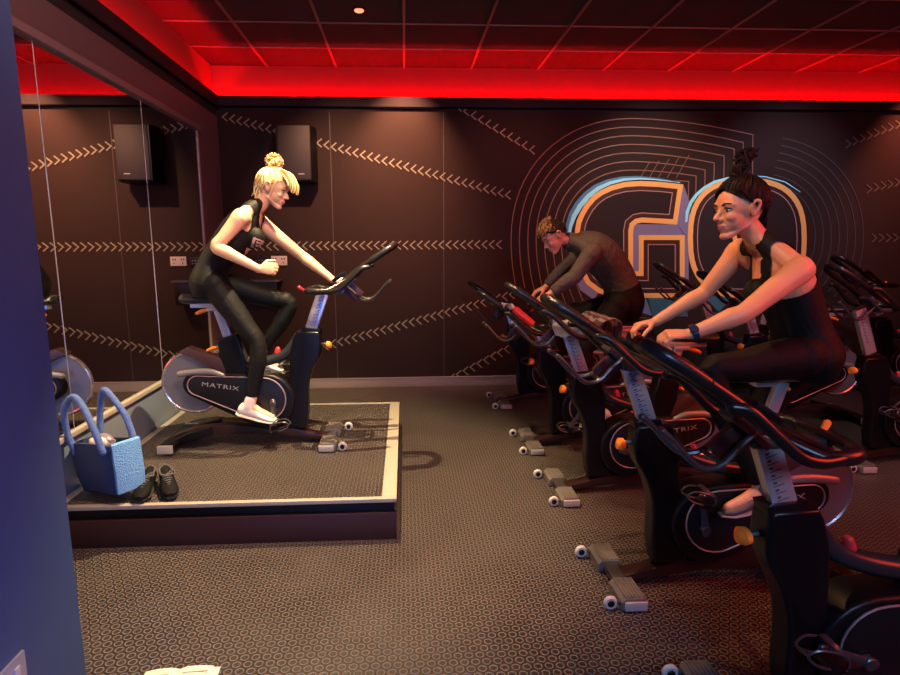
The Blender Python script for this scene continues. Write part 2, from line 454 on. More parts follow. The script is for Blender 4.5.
# extrusion faces behind the letters
mb = MB()
for poly in ([(683, 184.5), (690, 203), (688.5, 236), (684.5, 236), (676.5, 224.5)], [(633, 224), (677, 224.5), (684.5, 235), (638.5, 235), (638.5, 271), (633, 271)],
             [(684.5, 235), (688.5, 236), (688.5, 300), (684.5, 298)], [(574.5, 255), (578, 268), (586, 284), (598, 293), (594, 300), (580, 290), (572, 270)], [(636, 298), (648, 298), (652, 316), (640, 312)]):
    flat_poly(mb, [wp(*q) for q in poly], WY + .001, .001)
mpart('letter_side', mb, lilac)
for poly in ([(646, 298), (684.5, 298), (688, 316.5), (652, 316.5)], [(703, 284), (717, 294), (747, 299), (778, 294), (793, 281), (793, 296), (775, 310), (745, 316), (718, 311), (703, 299)]):
    mb = MB(); flat_poly(mb, [wp(*q) for q in poly], WY + .001, .001); mpart('letter_side', mb, teal)
for nm, P, W in (('letter_g', G, 5), ('letter_o', O, 5.2)):
    mb = MB(); flat_poly(mb, [wp(*q) for q in inset(P, .5)], WY, .001); lo = mpart(nm, mb, fill)
    for sub, d, w, m in (('outline_band', W / 2, W, yel), ('dark_band', W + 2, 3.6, dred), ('inner_line', W + 4.5, .9, pinkl)):
        mb = MB(); polyline_strip(mb, [wp(*q) for q in inset(P, d)], w * PXM, True, WY, .002)
        o = mb.build(sub, m, lo, smooth=False)
    if nm == 'letter_o':
        mb = MB(); polyline_strip(mb, [wp(*q) for q in CNT], 4.5 * PXM, True, WY, .002); mb.build('outline_band', yel, lo, smooth=False)
# cyan lit edge on the upper left of both letters
mb = MB(); gl = [(568.5, 246), (569, 236), (570.5, 226), (574, 216), (580, 206), (588, 196.5), (598, 188.5), (610, 183), (624, 179.6), (640, 178.6), (655, 179.6), (680, 182.5)]
ws = [1, 2.2, 3.6, 4.6, 5, 4.6, 4, 3.2, 2.4, 1.8, 1.2, .6]
polyline_strip(mb, [wp(*q) for q in gl], [w * PXM for w in ws], False, WY, .0012)
ol = [(686, 222), (687, 212), (690.5, 203), (696, 195), (704, 188), (714, 182), (728, 178), (745, 176.3), (765, 176.8), (785, 182), (800, 192)]
ws2 = [2, 3, 3.4, 3.2, 3, 2.6, 2, 1.6, 1.2, .9, .5]
polyline_strip(mb, [wp(*q) for q in ol], [w * PXM for w in ws2], False, WY, .0012)
mpart('lit_edge', mb, cyan)
mb = MB(); polyline_strip(mb, [wp(x - 2.8, y - 1.6) for x, y in gl], [w * PXM * 1.1 for w in ws], False, WY, .0008); mpart('halo', mb, cyan2)
# contour rings
mb = MB(); corners = [(752.7, 134.7), (743, 142.5), (734, 149), (724, 156), (714, 163), (705, 170), (696, 176), (688.5, 181.5)]
for k in range(8):
    xl = 511 + 8.35 * k; yt = 118.5 + 8.6 * k; yb = 284 + 4 * k if k else 284
    pts = []
    for j in range(6):
        y = yb - (yb - 240) * j / 5; pts.append((xl + (y - 240) ** 2 * (.0022 + .0002 * k), y))
    for j in range(1, 17):
        a = pi / 2 * j / 16
        pts.append((xl + (632 - xl) * (1 - cos(a) ** .94), 240 - (240 - yt) * sin(a) ** .94))
    cx, cy = corners[k]
    for j in range(1, 7):
        f = j / 6; pts.append((632 + (cx - 632) * f, yt + (cy - yt) * f ** 1.7))
    yend = [180, 178, 180, 183, 186, 190, 196, 203][k]
    pts.append((cx - .5, yend))
    polyline_strip(mb, [wp(*q) for q in pts], .9 * PXM, False, WY, .0008)
for k in range(5):   # fine radiating hatch above the G
    x = 640 + 9 * k; polyline_strip(mb, [wp(x, 178), wp(x + 9 + k, 163 - 2 * k)], .5 * PXM, False, WY, .0008)
mpart('contour_line', mb, mat('contour paint', (.21, .12, .08), .5))
mb = MB()
for k in range(7):
    xr = 863 - 8 * k; pts = []
    for j in range(21):
        a = radians(78 - 118 * j / 20); pts.append((757 + (xr - 757) * max(cos(a), 0) ** .9, 236 - (100 - 7.5 * k) * math.copysign(abs(sin(a)) ** .95, sin(a))))
    polyline_strip(mb, [wp(*q) for q in pts], .8 * PXM, False, WY, .0008)
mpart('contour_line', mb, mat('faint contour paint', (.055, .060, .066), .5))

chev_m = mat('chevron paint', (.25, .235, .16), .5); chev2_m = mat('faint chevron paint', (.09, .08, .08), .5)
def chevrons(p0, p1, n, direction, label, m=None, h=8.5, w=5.0):
    a, b = V(p0), V(p1); sl = (b - a).normalized(); up = V((sl.y, -sl.x)) if sl.x > 0 else V((-sl.y, sl.x))
    mb = MB(); c0 = wp(*((a + b) / 2))
    for i in range(n):
        c = a + (b - a) * i / max(1, n - 1)
        tip = c + V((direction * w / 2, 0)); q = V((-direction * w / 2, 0))
        polyline_strip(mb, [wp(*(c + q + V((0, -h / 2)))), wp(*tip), wp(*(c + q + V((0, h / 2))))], 1.15 * PXM, False, WY, .001)
    o = mb.build('chevron_stripe', m or chev_m, smooth=False)
    for v in o.data.vertices: v.co -= c0
    o.location = c0
    tag(o, label, 'wall marking', 'chevron stripes painted on the back wall')
chevrons((225, 117), (508, 195), 40, -1, 'row of painted chevrons sloping down from the corner behind the loudspeaker')
chevrons((459, 107), (532, 150), 11, -1, 'short steep row of chevrons high on the wall left of the contour rings', chev_m)
chevrons((226, 246.5), (499, 244.5), 39, -1, 'level row of chevrons running behind the blonde rider')
chevrons((226, 373), (512, 294.5), 41, -1, 'row of chevrons rising rightward below the stage bike handlebar')
chevrons((452, 378), (548, 327), 15, -1, 'lowest row of chevrons rising rightward from the baseboard')
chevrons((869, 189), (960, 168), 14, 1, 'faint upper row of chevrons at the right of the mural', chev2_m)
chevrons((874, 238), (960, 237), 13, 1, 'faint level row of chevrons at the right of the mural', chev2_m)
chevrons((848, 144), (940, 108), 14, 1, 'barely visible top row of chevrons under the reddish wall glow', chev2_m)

# ------------------------------------------------------------------ speaker, sockets, shelf, lamps
t = thing('wall_speaker', 'black loudspeaker hung high on the back wall behind the blonde rider', 'speaker', tuple(at(296, 152, YB - .16)))
mb = MB(); a = [(-.19, .13), (.19, .13), (.22, -.03), (.20, -.13), (-.20, -.13), (-.22, -.03)]
mb.prism([(-.17, -.13), (.17, -.13), (.21, .05), (.19, .13), (-.19, .13), (-.21, .05)], -.31, .25, bev=.02, axis='z', seg=3); mb.build('cabinet', black_m, t)
mb = MB(); mb.prism([(-.155, -.29), (.165, -.29), (.165, .235), (-.155, .235)], -.142, -.128, bev=.004); mb.build('grille', mat('speaker grille', (.009, .007, .009), .55, bump=(900, .5, .002)), t)
mb = MB(); mb.boxz((.04, -.145, -.24), (.10, -.141, -.23), bev=0); mb.build('badge', pale_m, t)
mb = MB(); mb.boxz((-.05, .12, -.08), (.05, .158, .08), bev=.004); mb.tube([(-.18, .1, .2), (-.22, .13, .22), (-.2, .15, .26), (0, .156, .25)], .005, 6, 4); mb.build('bracket', dgrey_m, t)

t = thing('wall_socket', 'pinkish lit double socket plate on the back wall seen in the mirror', 'socket', (-1.36, YB - .008, 1.43))
mb = MB(); mb.boxz((-.085, -.008, -.05), (.085, .006, .05), bev=.004); mb.build('face_plate', white_m, t)
mb = MB()
for s in (-1, 1):
    mb.boxz((s * .045 - .02, -.0095, .01), (s * .045 - .008, -.007, .03), bev=0); mb.boxz((s * .045 + .005, -.0095, .01), (s * .045 + .017, -.007, .03), bev=0)
    mb.boxz((s * .045 - .006, -.0095, -.03), (s * .045 + .004, -.007, -.012), bev=0)
mb.build('pin_slots', black_m, t)
t = thing('wall_control', 'black control plate with small lit buttons beside the wall socket', 'control panel', (-1.555, YB - .008, 1.42))
mb = MB(); mb.boxz((-.08, -.008, -.05), (.08, .006, .05), bev=.004); mb.build('face_plate', black_m, t)
mb = MB()
for i in range(4):
    for j in range(2): mb.boxz((-.055 + i * .032, -.0105, -.02 + j * .03), (-.043 + i * .032, -.007, -.012 + j * .03), bev=0)
mb.build('button', pale_m, t)
t = thing('equipment_shelf', 'small dark wall shelf with a black equipment box hung below it', 'shelf', (-1.50, YB - .1, 1.22))
mb = MB(); mb.boxz((-.17, -.1, -.01), (.17, .094, .01), bev=.003); mb.build('shelf_board', dgrey_m, t)
mb = MB(); mb.boxz((-.12, -.08, -.25), (.14, .094, -.012), bev=.006); mb.build('equipment_box', black_m, t)

t = thing('light_switch', 'silver switch plate with two white rockers on the near partition', 'switch', (-1.199, 1.60, .325))
mb = MB(); mb.boxz((-.002, -.073, -.043), (.008, .073, .043), bev=.003); mb.build('face_plate', mat('switch silver', (.45, .46, .52), .3, metal=.5), t)
for y in (-.035, .03):
    mb = MB(); mb.boxz((.007, y - .012, -.02), (.013, y + .012, .015), bev=.002); mb.build('rocker', white_m, t)

lamp_m = mat('lamp lens', (1, .6, .5), .3, emit=(1, .13, .07), estr=4)
def downlight(x, y, label, lit=True):
    t = thing('ceiling_spot', label, 'ceiling light', (x, y, ZC), 0, 'round ceiling spots')
    mb = MB(); mb.lathe([(-.012, .038), (-.014, .052), (-.004, .058), (.0, .058)], (0, 0, 0), (0, 0, 1), 24); mb.build('bezel', black_m, t)
    mb = MB(); mb.ell((0, 0, -.012), (.038, .038, .016)); mb.build('lens', lamp_m, t)
downlight(-.34, 5.02, 'small glowing round spot set in the dark ceiling tiles')

# magazine on the floor
t = thing('magazine', 'open pale leaflet lying on the rubber floor at the bottom edge', 'magazine', (-.87, 1.93, 0), radians(4))
pm = mat('paper', (.70, .64, .50), .6); pr_m = mat('print', (.35, .22, .14), .6)
mb = MB()
for s in (-1, 1):
    mb.loft([(V((s * x, 0, z)), V((0, .11, 0)), V((0, 0, .003))) for x, z in ((.002, .006), (.03, .014), (.08, .012), (.125, .006))], 12) if False else None
    mb.prism([(s * .001, .004), (s * .03, .013), (s * .08, .012), (s * .125, .005), (s * .125, .002), (s * .001, .001)], -.09, .09, bev=0)
mb.build('page', pm, t)
mb = MB(); mb.boxz((.125, -.08, .001), (.15, .085, .003), bev=0); mb.build('loose_sheet', pm, t)
mb = MB()
for y in (.055, .03): mb.boxz((.02, y, .0125), (.11, y + .004, .0142), bev=0); mb.boxz((-.11, y - .004, .0125), (-.03, y, .0142), bev=0)
for k in range(7): mb.boxz((.055 + k * .008, .0, .0125), (.060 + k * .008, .012, .0142), bev=0)
mb.build('printed_lines', pr_m, t)


# ------------------------------------------------------------------ indoor cycle
# local axes: x forward (0 at the front stabiliser), y left, z up
MC = {}
def cached(key, fn, m, **k):
    if key not in MC:
        mb = MB(); fn(mb); MC[key] = mb.mesh(key, m, **k)
    return MC[key]
def pill(c0, r0, c1, r1, n=14):
    """outline of the hull of two circles, in XZ"""
    c0, c1 = V(c0), V(c1); d = c1 - c0; L = d.length; a = atan2(d.y, d.x); b = math.acos((r0 - r1) / L)
    out = []
    for k in range(n + 1):
        t = a + b + (2 * pi - 2 * b) * k / n; out.append((c0.x + r0 * cos(t), c0.y + r0 * sin(t)))
    for k in range(n + 1):
        t = a - b + 2 * b * k / n; out.append((c1.x + r1 * cos(t), c1.y + r1 * sin(t)))
    return out
FLY = (-.92, 0, .44); CRK = (-.375, 0, .30)

def f_pad(mb):      # ribbed foot cover, origin at its centre on the floor
    mb.prism([(-.065, .004), (-.065, .04), (-.045, .062), (.035, .062), (.055, .045), (.055, .004)], -.085, .085, bev=.008)
    for k in range(6): mb.boxz((-.048 + k * .0155, -.078, .058), (-.040 + k * .0155, .078, .067), bev=.002)
def f_padend(mb): mb.boxz((-.055, -.007, .008), (.045, .007, .05), bev=.006)
def f_wheel(mb): mb.disc((0, 0, 0), .031, .022, bev=.006, n=28); 
def f_hub(mb): mb.disc((0, 0, 0), .016, .03, n=16, bev=.003)
def f_stab(mb):
    mb.boxz((-.035, -.13, .015), (.03, .13, .05), bev=.008)
    mb.tube([(.015, -.215, .036), (.09, -.215, .036)], .011, 8); mb.tube([(.015, .215, .036), (.09, .215, .036)], .011, 8)
def f_base(mb):
    up = cr_path([(-.03, 0, .052), (-.14, 0, .075), (-.28, 0, .115), (-.5, 0, .125), (-.7, 0, .14), (-.9, 0, .125), (-1.0, 0, .10), (-1.08, 0, .07)], 4)
    lo = cr_path([(-1.08, 0, .025), (-.95, 0, .04), (-.75, 0, .07), (-.5, 0, .07), (-.3, 0, .05), (-.15, 0, .03), (-.03, 0, .02)], 4)
    mb.prism([(p.x, p.z) for p in up + lo], -.045, .045, bev=.012)
def f_rear(mb): mb.boxz((-1.10, -.24, .022), (-1.0, .24, .068), bev=.008)
def f_strut(mb): mb.prism([(-1.05, .06), (-.95, .11), (-.80, .145), (-.78, .105), (-.92, .07), (-1.02, .045)], -.03, .03, bev=.006)
def f_rearcap(mb): mb.boxz((-.05, -.008, .018), (.05, .008, .074), bev=.005)
def f_column(mb):
    fr = cr_path([(-.048, 0, .765), (-.045, 0, .69), (-.06, 0, .61), (-.105, 0, .53), (-.14, 0, .43), (-.15, 0, .32), (-.15, 0, .22), (-.17, 0, .11)], 4)
    bk = cr_path([(-.33, 0, .11), (-.30, 0, .25), (-.275, 0, .38), (-.265, 0, .5), (-.262, 0, .6), (-.245, 0, .69), (-.225, 0, .755)], 4)
    mb.prism([(p.x, p.z) for p in fr + bk] + [(-.205, .79), (-.06, .785)], -.05, .05, bev=.016, seg=3)
def f_collar(mb):
    mb.prism([(-.175, .77), (-.05, .765), (-.04, .80), (-.165, .812)], -.04, .04, bev=.008)
def f_arm(mb):
    mb.tube([(-.20, 0, .745), (-.245, 0, .68), (-.30, 0, .625), (-.40, 0, .585), (-.52, 0, .56), (-.66, 0, .545)], [.035, .034, .034, .034, .036, .036], 12, 5, flat=(V((0, 1, 0)), 1.25))
def f_fly(mb):
    mb.disc((0, 0, 0), .205, .028, n=64, bev=.005)
def f_flyrim(mb):
    P = [(0.207 * cos(2 * pi * k / 64), 0, .207 * sin(2 * pi * k / 64)) for k in range(64)]
    mb.tube(P, .0125, 8, closed=True, flat=(V((0, 1, 0)), 1.5))
def f_guard(mb):
    mb.prism(pill((-.89, .435), .085, (-.42, .31), .19), -.075, .075, bev=.018, seg=3)
def f_guardpanel(mb):
    mb.prism(pill((-.872, .433), .062, (-.44, .33), .145), -.006, .006, bev=.004)
def f_guardline(mb):
    mb.tube([(a, 0, b) for a, b in pill((-.872, .433), .066, (-.44, .33), .150)], .0042, 6, closed=True)
def f_fender(mb):
    mb.prism([(-1.0, .655), (-.935, .69), (-.80, .64), (-.55, .55), (-.55, .47), (-.66, .47), (-.86, .585)], -.045, .045, bev=.012)
def f_step(mb):
    if 1:
        y = 0
        mb.tube([(-.985, y, .515), (-.87, y, .528), (-.77, y, .525), (-.70, y * .9, .50)], [.02, .021, .02, .015], 10, 4, flat=(V((0, 1, 0)), .8))
def f_housing(mb):
    mb.prism([(-.74, .74), (-.60, .775), (-.545, .54), (-.56, .47), (-.68, .47), (-.72, .6)], -.048, .048, bev=.014, seg=3)
def f_seatpost(mb): mb.beam((-.655, 0, .68), (-.735, 0, .95), .055, .035, bev=.006)
def f_slider(mb):
    mb.boxz((-.16, -.024, -.014), (.17, .024, .014), bev=.004)
    mb.boxz((-.05, -.03, -.035), (.05, .03, -.012), bev=.005)
def f_saddle(mb):
    R = []
    for x, w, h, z in ((-.135, .05, .02, .035), (-.125, .075, .03, .035), (-.09, .084, .034, .032), (-.04, .075, .032, .03), (.02, .045, .028, .028), (.08, .028, .024, .026), (.125, .02, .018, .024), (.14, .01, .01, .022)):
        R.append((V((x, 0, z)), V((0, w, 0)), V((0, 0, h))))
    mb.loft(R, 18)
def f_hpost(mb): mb.beam((-.135, 0, .74), (-.018, 0, 1.06), .082, .044, bev=.010)
def f_ticks(mb):
    a, b = V((-.135, 0, .74)), V((-.018, 0, 1.06)); d = (b - a).normalized(); x = V((0, 1, 0)).cross(d)
    for s in (-1, 1):
        for k in range(9):
            p = a + d * (.09 + .025 * k) + V((0, s * .0222, 0)) + x * .004
            mb.beam(p - x * .018, p + x * .018, .003, .001, bev=0); 
            q = p + d * .011 + x * .01; mb.beam(q - x * .006, q + x * .006, .007, .001, bev=0)
# handlebar: origin at the top of the post
RING = [(-.105, 0, .0), (-.102, .09, .0), (-.085, .155, .0), (-.04, .185, .0), (.03, .187, .002), (.10, .15, .03), (.15, .11, .065), (.24, .092, .135), (.36, .085, .215), (.455, .07, .275), (.485, .028, .295)]
def ringpts():
    h = [V(p) for p in RING]
    return h + [V((p.x, -p.y, p.z)) for p in h[1:][::-1]]
def f_bar(mb):
    P = ringpts(); n = len(P)
    R = [.0195 if p.x > .2 else .0175 for p in P]
    mb.tube(P, R, 12, 5, closed=True)
def f_horn(mb, s):
        mb.tube([(-.02, .19 * s, 0), (.06, .215 * s, .0), (.13, .222 * s, .02), (.20, .217 * s, .08), (.27, .205 * s, .145), (.315, .195 * s, .155)], .0165, 10, 5)
def f_grip(mb, s):
        mb.tube([(-.095, .12 * s, .0), (-.08, .160 * s, .0), (-.04, .185 * s, .0), (.025, .186 * s, .0)], [.021, .0225, .0225, .021], 12, 4)
def f_tip(mb, s):
        mb.tube([(.33, .087 * s, .195), (.40, .082 * s, .242), (.455, .07 * s, .276), (.485, .028 * s, .296)], [.022, .023, .023, .022], 12, 4)
def f_cross(mb): mb.beam((.0, .19, 0), (.0, -.19, 0), .03, .03, up=(0, 0, 1), bev=.006)
def f_bracket(mb):
    mb.boxz((-.11, -.032, -.028), (.14, .032, -.002), bev=.006)
    mb.beam((.10, 0, -.02), (.21, 0, .075), .10, .022, up=(0, 0, 1), bev=.005)
def f_drop(mb, s):
        mb.tube([(.15, .05 * s, .03), (.20, .055 * s, -.01), (.25, .06 * s, -.06), (.31, .065 * s, -.07), (.36, .07 * s, -.035), (.41, .072 * s, .02), (.445, .07 * s, .05)], [.008, .009, .010, .010, .009, .009, .013], 8, 4)
        mb.tube([(.25, .06 * s, -.06), (.25, 0, -.06)], .008, 8)
def f_dropmount(mb): mb.beam((.13, 0, .05), (.24, 0, -.055), .085, .03, up=(0, 1, 0), bev=.006)
def f_console(mb): mb.box((.105, 0, .085), (.10, .085, .022), Matrix.Rotation(radians(-35), 4, 'Y'), .006)
def f_screen(mb): mb.box((.099, 0, .097), (.07, .06, .003), Matrix.Rotation(radians(-35), 4, 'Y'), .001)
def f_lever(mb): mb.tube([(-.10, -.03, -.02), (-.13, -.045, .0), (-.155, -.06, .02)], [.007, .010, .012], 8, 3)
def f_knob(mb):
    mb.tube([(-.05, 0, .695), (-.015, 0, .69)], .012, 8)
def f_knobhead(mb):
    mb.loft([(V((-.02, 0, 0)), V((0, .016, 0)), V((0, 0, .012))), (V((-.01, 0, 0)), V((0, .036, 0)), V((0, 0, .024))), (V((.008, 0, -.002)), V((0, .040, 0)), V((0, 0, .026))), (V((.02, 0, -.008)), V((0, .022, 0)), V((0, 0, .018)))], 16)
def f_seatknob(mb): mb.tube([(0, 0, 0), (-.035, 0, -.008), (-.07, 0, -.022)], [.014, .018, .013], 10, 3, flat=(V((0, 0, 1)), .8))
def f_resist(mb): mb.tube([(-.36, 0, .57), (-.35, 0, .64)], .012, 8); mb.tube([(-.35, 0, .635), (-.345, 0, .66)], [.022, .017], 14)
def f_crank(mb):    # origin at the crank axle, pointing down
    mb.tube([(0, 0, .015), (0, 0, -.05), (0, 0, -.165)], [.021, .016, .014], 10, 3, flat=(V((0, 1, 0)), .6))
def f_crankcap(mb): mb.disc((0, 0, 0), .022, .03, n=24)
def f_pedal(mb):
    mb.boxz((-.045, -.042, -.011), (.045, .042, .011), bev=.005); mb.tube([(0, -.06, 0), (0, .04, 0)], .007, 8)
def f_cage(mb):
    for s in (-1, 1): mb.tube([(.03, .036 * s, .0), (.09, .036 * s, .02), (.11, .028 * s, .045), (.075, .034 * s, .065), (.0, .038 * s, .045), (-.01, .038 * s, .0)], .0045, 6, 4)
    mb.tube([(.11, .028, .045), (.118, 0, .046), (.11, -.028, .045)], .0045, 6, 4)
    mb.tube([(-.005, .038, .04), (.03, .025, .07), (.03, -.025, .07), (-.005, -.038, .04)], .006, 6, 4, flat=(V((1, 0, 0)), 2))
TXT = lettering('MATRIX', .048, .0012); TXT.transform(Matrix.Diagonal((1.3, 1, .85, 1)))

def make_bike(x, y, z, rz, label, group, hb=(0, 0), seat=(0, 0), crank=0, post_m=silver_m, lever=red_m):
    """hb = handlebar fore/aft and height change, seat = the same for the saddle, crank = angle"""
    t = thing('exercise_bike', label, 'exercise bike', (x, y, z), rz, group)
    L = lambda name, fn, m, p=t, loc=(0, 0, 0), rot=None, **k: link(name, cached(fn.__name__ + m.name, fn, m, **k), p, loc, rot)
    L2 = lambda name, fn, m, s, p: link(name, cached(fn.__name__ + str(s), lambda mb: fn(mb, s), m), p)
    st = L('front_stabilizer', f_stab, dgrey_m)
    for s in (1, -1):
        L('foot_pad', f_pad, dgrey_m2, st, (0, s * .155, 0)); L('end_cap', f_padend, pale_m, st, (-.002, s * .243, 0))
        w = L('transport_wheel', f_wheel, white_m, t, (.098, s * .215, .033)); L('wheel_hub', f_hub, black_m, w)
    L('base_frame', f_base, maroonf_m)
    rs = L('rear_stabilizer', f_rear, black_m)
    for s in (1, -1): L('end_cap', f_rearcap, pale_m, rs, (-1.05, s * .245, 0)); L('foot_strut', f_strut, black_m, rs, (0, s * .10, 0))
    L('front_column', f_column, gloss_m); L('frame_arm', f_arm, arm_m)
    L('post_collar', f_collar, black_m)
    fl = L('flywheel', f_fly, fly_m, t, FLY); L('wheel_rim', f_flyrim, rim_m, fl)
    g = L('chain_guard', f_guard, black_m); 
    for s in (1, -1): L('side_panel', f_guardpanel, panel_m, g, (0, s * .0765, 0)); L('outline', f_guardline, line_m, g, (0, s * .083, 0))
    if 'TXT' not in MC: TXT.materials.append(text_m); MC['TXT'] = TXT
    link('brand_lettering', TXT, g, (-.722, -.0838, .425), (0, radians(9), 0)); link('brand_lettering', TXT, g, (-.722, .0838, .425), (0, radians(-9), pi))
    L('flywheel_fender', f_fender, fender_m); 
    for s in (1, -1): L('side_step', f_step, mat('step metal', (.26, .25, .24), .4, metal=.3), t, (0, s * .08, 0))
    L('seat_tube', f_housing, black_m)
    L('seat_post', f_seatpost, silver_m, t, (-.3 * seat[1], 0, seat[1]))
    sl = L('seat_slider', f_slider, silver_m, t, (-.745 + seat[0] - .3 * seat[1], 0, .965 + seat[1]))
    L('saddle', f_saddle, sadl_m, t, (-.83 + seat[0] - .3 * seat[1], 0, .978 + seat[1]))
    kp = L('seat_knob', f_seatknob, orange_m, t, (-.745, -.0, .68))
    L('slider_knob', f_seatknob, orange_m, t, (-.80 + seat[0], 0, .935 + seat[1]))
    hp = L('handlebar_post', f_hpost, post_m, t, (.34 * hb[1], 0, hb[1])); L('scale_marks', f_ticks, tick_m, hp)
    ho = (-.018 + .34 * hb[1] + hb[0], 0, 1.065 + hb[1])
    h = L('handlebar', f_bar, bar_m, t, ho)
    L('slide_block', f_bracket, dgrey_m, h); L('cross_tube', f_cross, bar_m, h)
    for s in (1, -1):
        L2('grip_sleeve', f_grip, grip_m, s, h); L2('tip_sleeve', f_tip, grip_m, s, h); L2('side_horn', f_horn, bar_m, s, h); L2('lower_hook', f_drop, silverd_m, s, h)
    L('hook_mount', f_dropmount, maroon_m, h)
    co = L('console', f_console, black_m, h); L('screen', f_screen, screen_m, h)
    L('slider_lever', f_lever, lever, h)
    kn = L('height_knob', f_knob, dgrey_m); L('knob_head', f_knobhead, orange_m, kn, (0, 0, .688))
    L('resistance_knob', f_resist, red_m)
    for s, a in ((-1, crank), (1, crank + pi)):
        c = L('crank_arm', f_crank, dgrey_m, t, (CRK[0], s * .098, CRK[2]), (0, a, 0)); L('axle_cap', f_crankcap, dgrey_m, c)
        px = CRK[0] - .165 * sin(a); pz = CRK[2] - .165 * cos(a)
        p = L('pedal', f_pedal, black_m, t, (px, s * .155, pz)); L('toe_cage', f_cage, dgrey_m, p)
    return t
dgrey_m2 = mat('ribbed grey cover', (.12, .105, .095), .42); maroonf_m = mat('base frame paint', (.022, .009, .008), .35)
arm_m = mat('frame arm paint', (.045, .05, .058), .28, metal=.5); panel_m = mat('guard panel', (.006, .006, .008), .4)
line_m = mat('guard outline', (.36, .26, .27), .35, metal=.4); fender_m = mat('fender', (.06, .03, .028), .4)
bar_m = mat('handlebar rubber', (.010, .008, .008), .3, spec=.45); silverd_m = mat('worn grey metal', (.05, .045, .045), .3, metal=.3)
screen_m = mat('console screen', (.03, .035, .04), .15)

hub_post = mat('pinkish worn post', (.48, .40, .42), .35, metal=.6)
R180 = pi
make_bike(-.53, 3.935, PZ, 0, 'stage exercise bike ridden by the blonde woman, facing right', 'exercise bikes', hb=(0, 0), seat=(0, 0), crank=radians(-2))
AX = .985
make_bike(AX + .072, 1.645, 0, R180, 'nearest exercise bike at the bottom right, empty, cut by the frame edge', 'exercise bikes', hb=(-.09, -.055), crank=radians(70), lever=orange_m)
make_bike(AX, 2.50, 0, R180, 'exercise bike ridden by the dark-haired woman', 'exercise bikes', hb=(-.10, .0), seat=(.10, .02), crank=radians(10))
make_bike(AX + .01, 3.52, 0, R180, 'empty exercise bike with towels on its handlebar, between the man and the dark-haired woman', 'exercise bikes', hb=(-.10, -.015), crank=radians(250))
make_bike(AX, 4.40, 0, R180, 'exercise bike ridden by the man in the grey long-sleeved top', 'exercise bikes', hb=(-.01, -.13), crank=radians(150), seat=(.02, -.02))
make_bike(AX - .02, 5.64, 0, R180, 'empty exercise bike furthest back in the front column, near the baseboard', 'exercise bikes', hb=(-.09, -.14), crank=radians(40))
make_bike(3.05, 5.80, 0, R180, 'empty exercise bike whose black handlebar shows against the bottom of the letter G', 'exercise bikes', hb=(.02, .03), crank=radians(90))
make_bike(2.98, 4.92, 0, R180, 'empty exercise bike behind the dark-haired woman, orange knob showing beside her hips', 'exercise bikes', hb=(-.05, -.02), crank=radians(30))
make_bike(3.21, 3.90, 0, R180, 'empty exercise bike at the right edge with a tall bright handlebar post', 'exercise bikes', hb=(-.24, .07), crank=radians(60))
make_bike(4.93, 5.85, 0, R180, 'empty exercise bike in the far right corner below the faint chevrons', 'exercise bikes', hb=(-.05, .09), crank=radians(10))

# ------------------------------------------------------------------ people
def remesh(mb, voxel=.0045, smooth=3, name='body'):
    me = D.meshes.new('tmp'); bmesh.ops.recalc_face_normals(mb.bm, faces=mb.bm.faces); mb.bm.to_mesh(me); mb.bm.free()
    o = D.objects.new('tmp', me); COL.objects.link(o)
    r = o.modifiers.new('r', 'REMESH'); r.mode = 'VOXEL'; r.voxel_size = voxel; r.adaptivity = 0
    if smooth:
        s = o.modifiers.new('s', 'SMOOTH'); s.factor = .5; s.iterations = smooth
    bpy.context.view_layer.update()
    out = D.meshes.new_from_object(o.evaluated_get(bpy.context.evaluated_depsgraph_get()))
    D.objects.remove(o); D.meshes.remove(me); out.name = name
    out.shade_smooth()
    return out

def skin_mat(name, col):
    m = mat(name, col, .45, bump=(120, .08, .002), var=(9, .07), spec=.45)
    b = m.node_tree.nodes['Principled BSDF']
    b.inputs['Subsurface Weight'].default_value = .12; b.inputs['Subsurface Radius'].default_value = (.012, .005, .003); b.inputs['Subsurface Scale'].default_value = .6
    return m

def ortho(f, u):
    f = f.normalized(); s = u.cross(f).normalized(); u = f.cross(s); return f, s, u     # s = left-hand side of the head

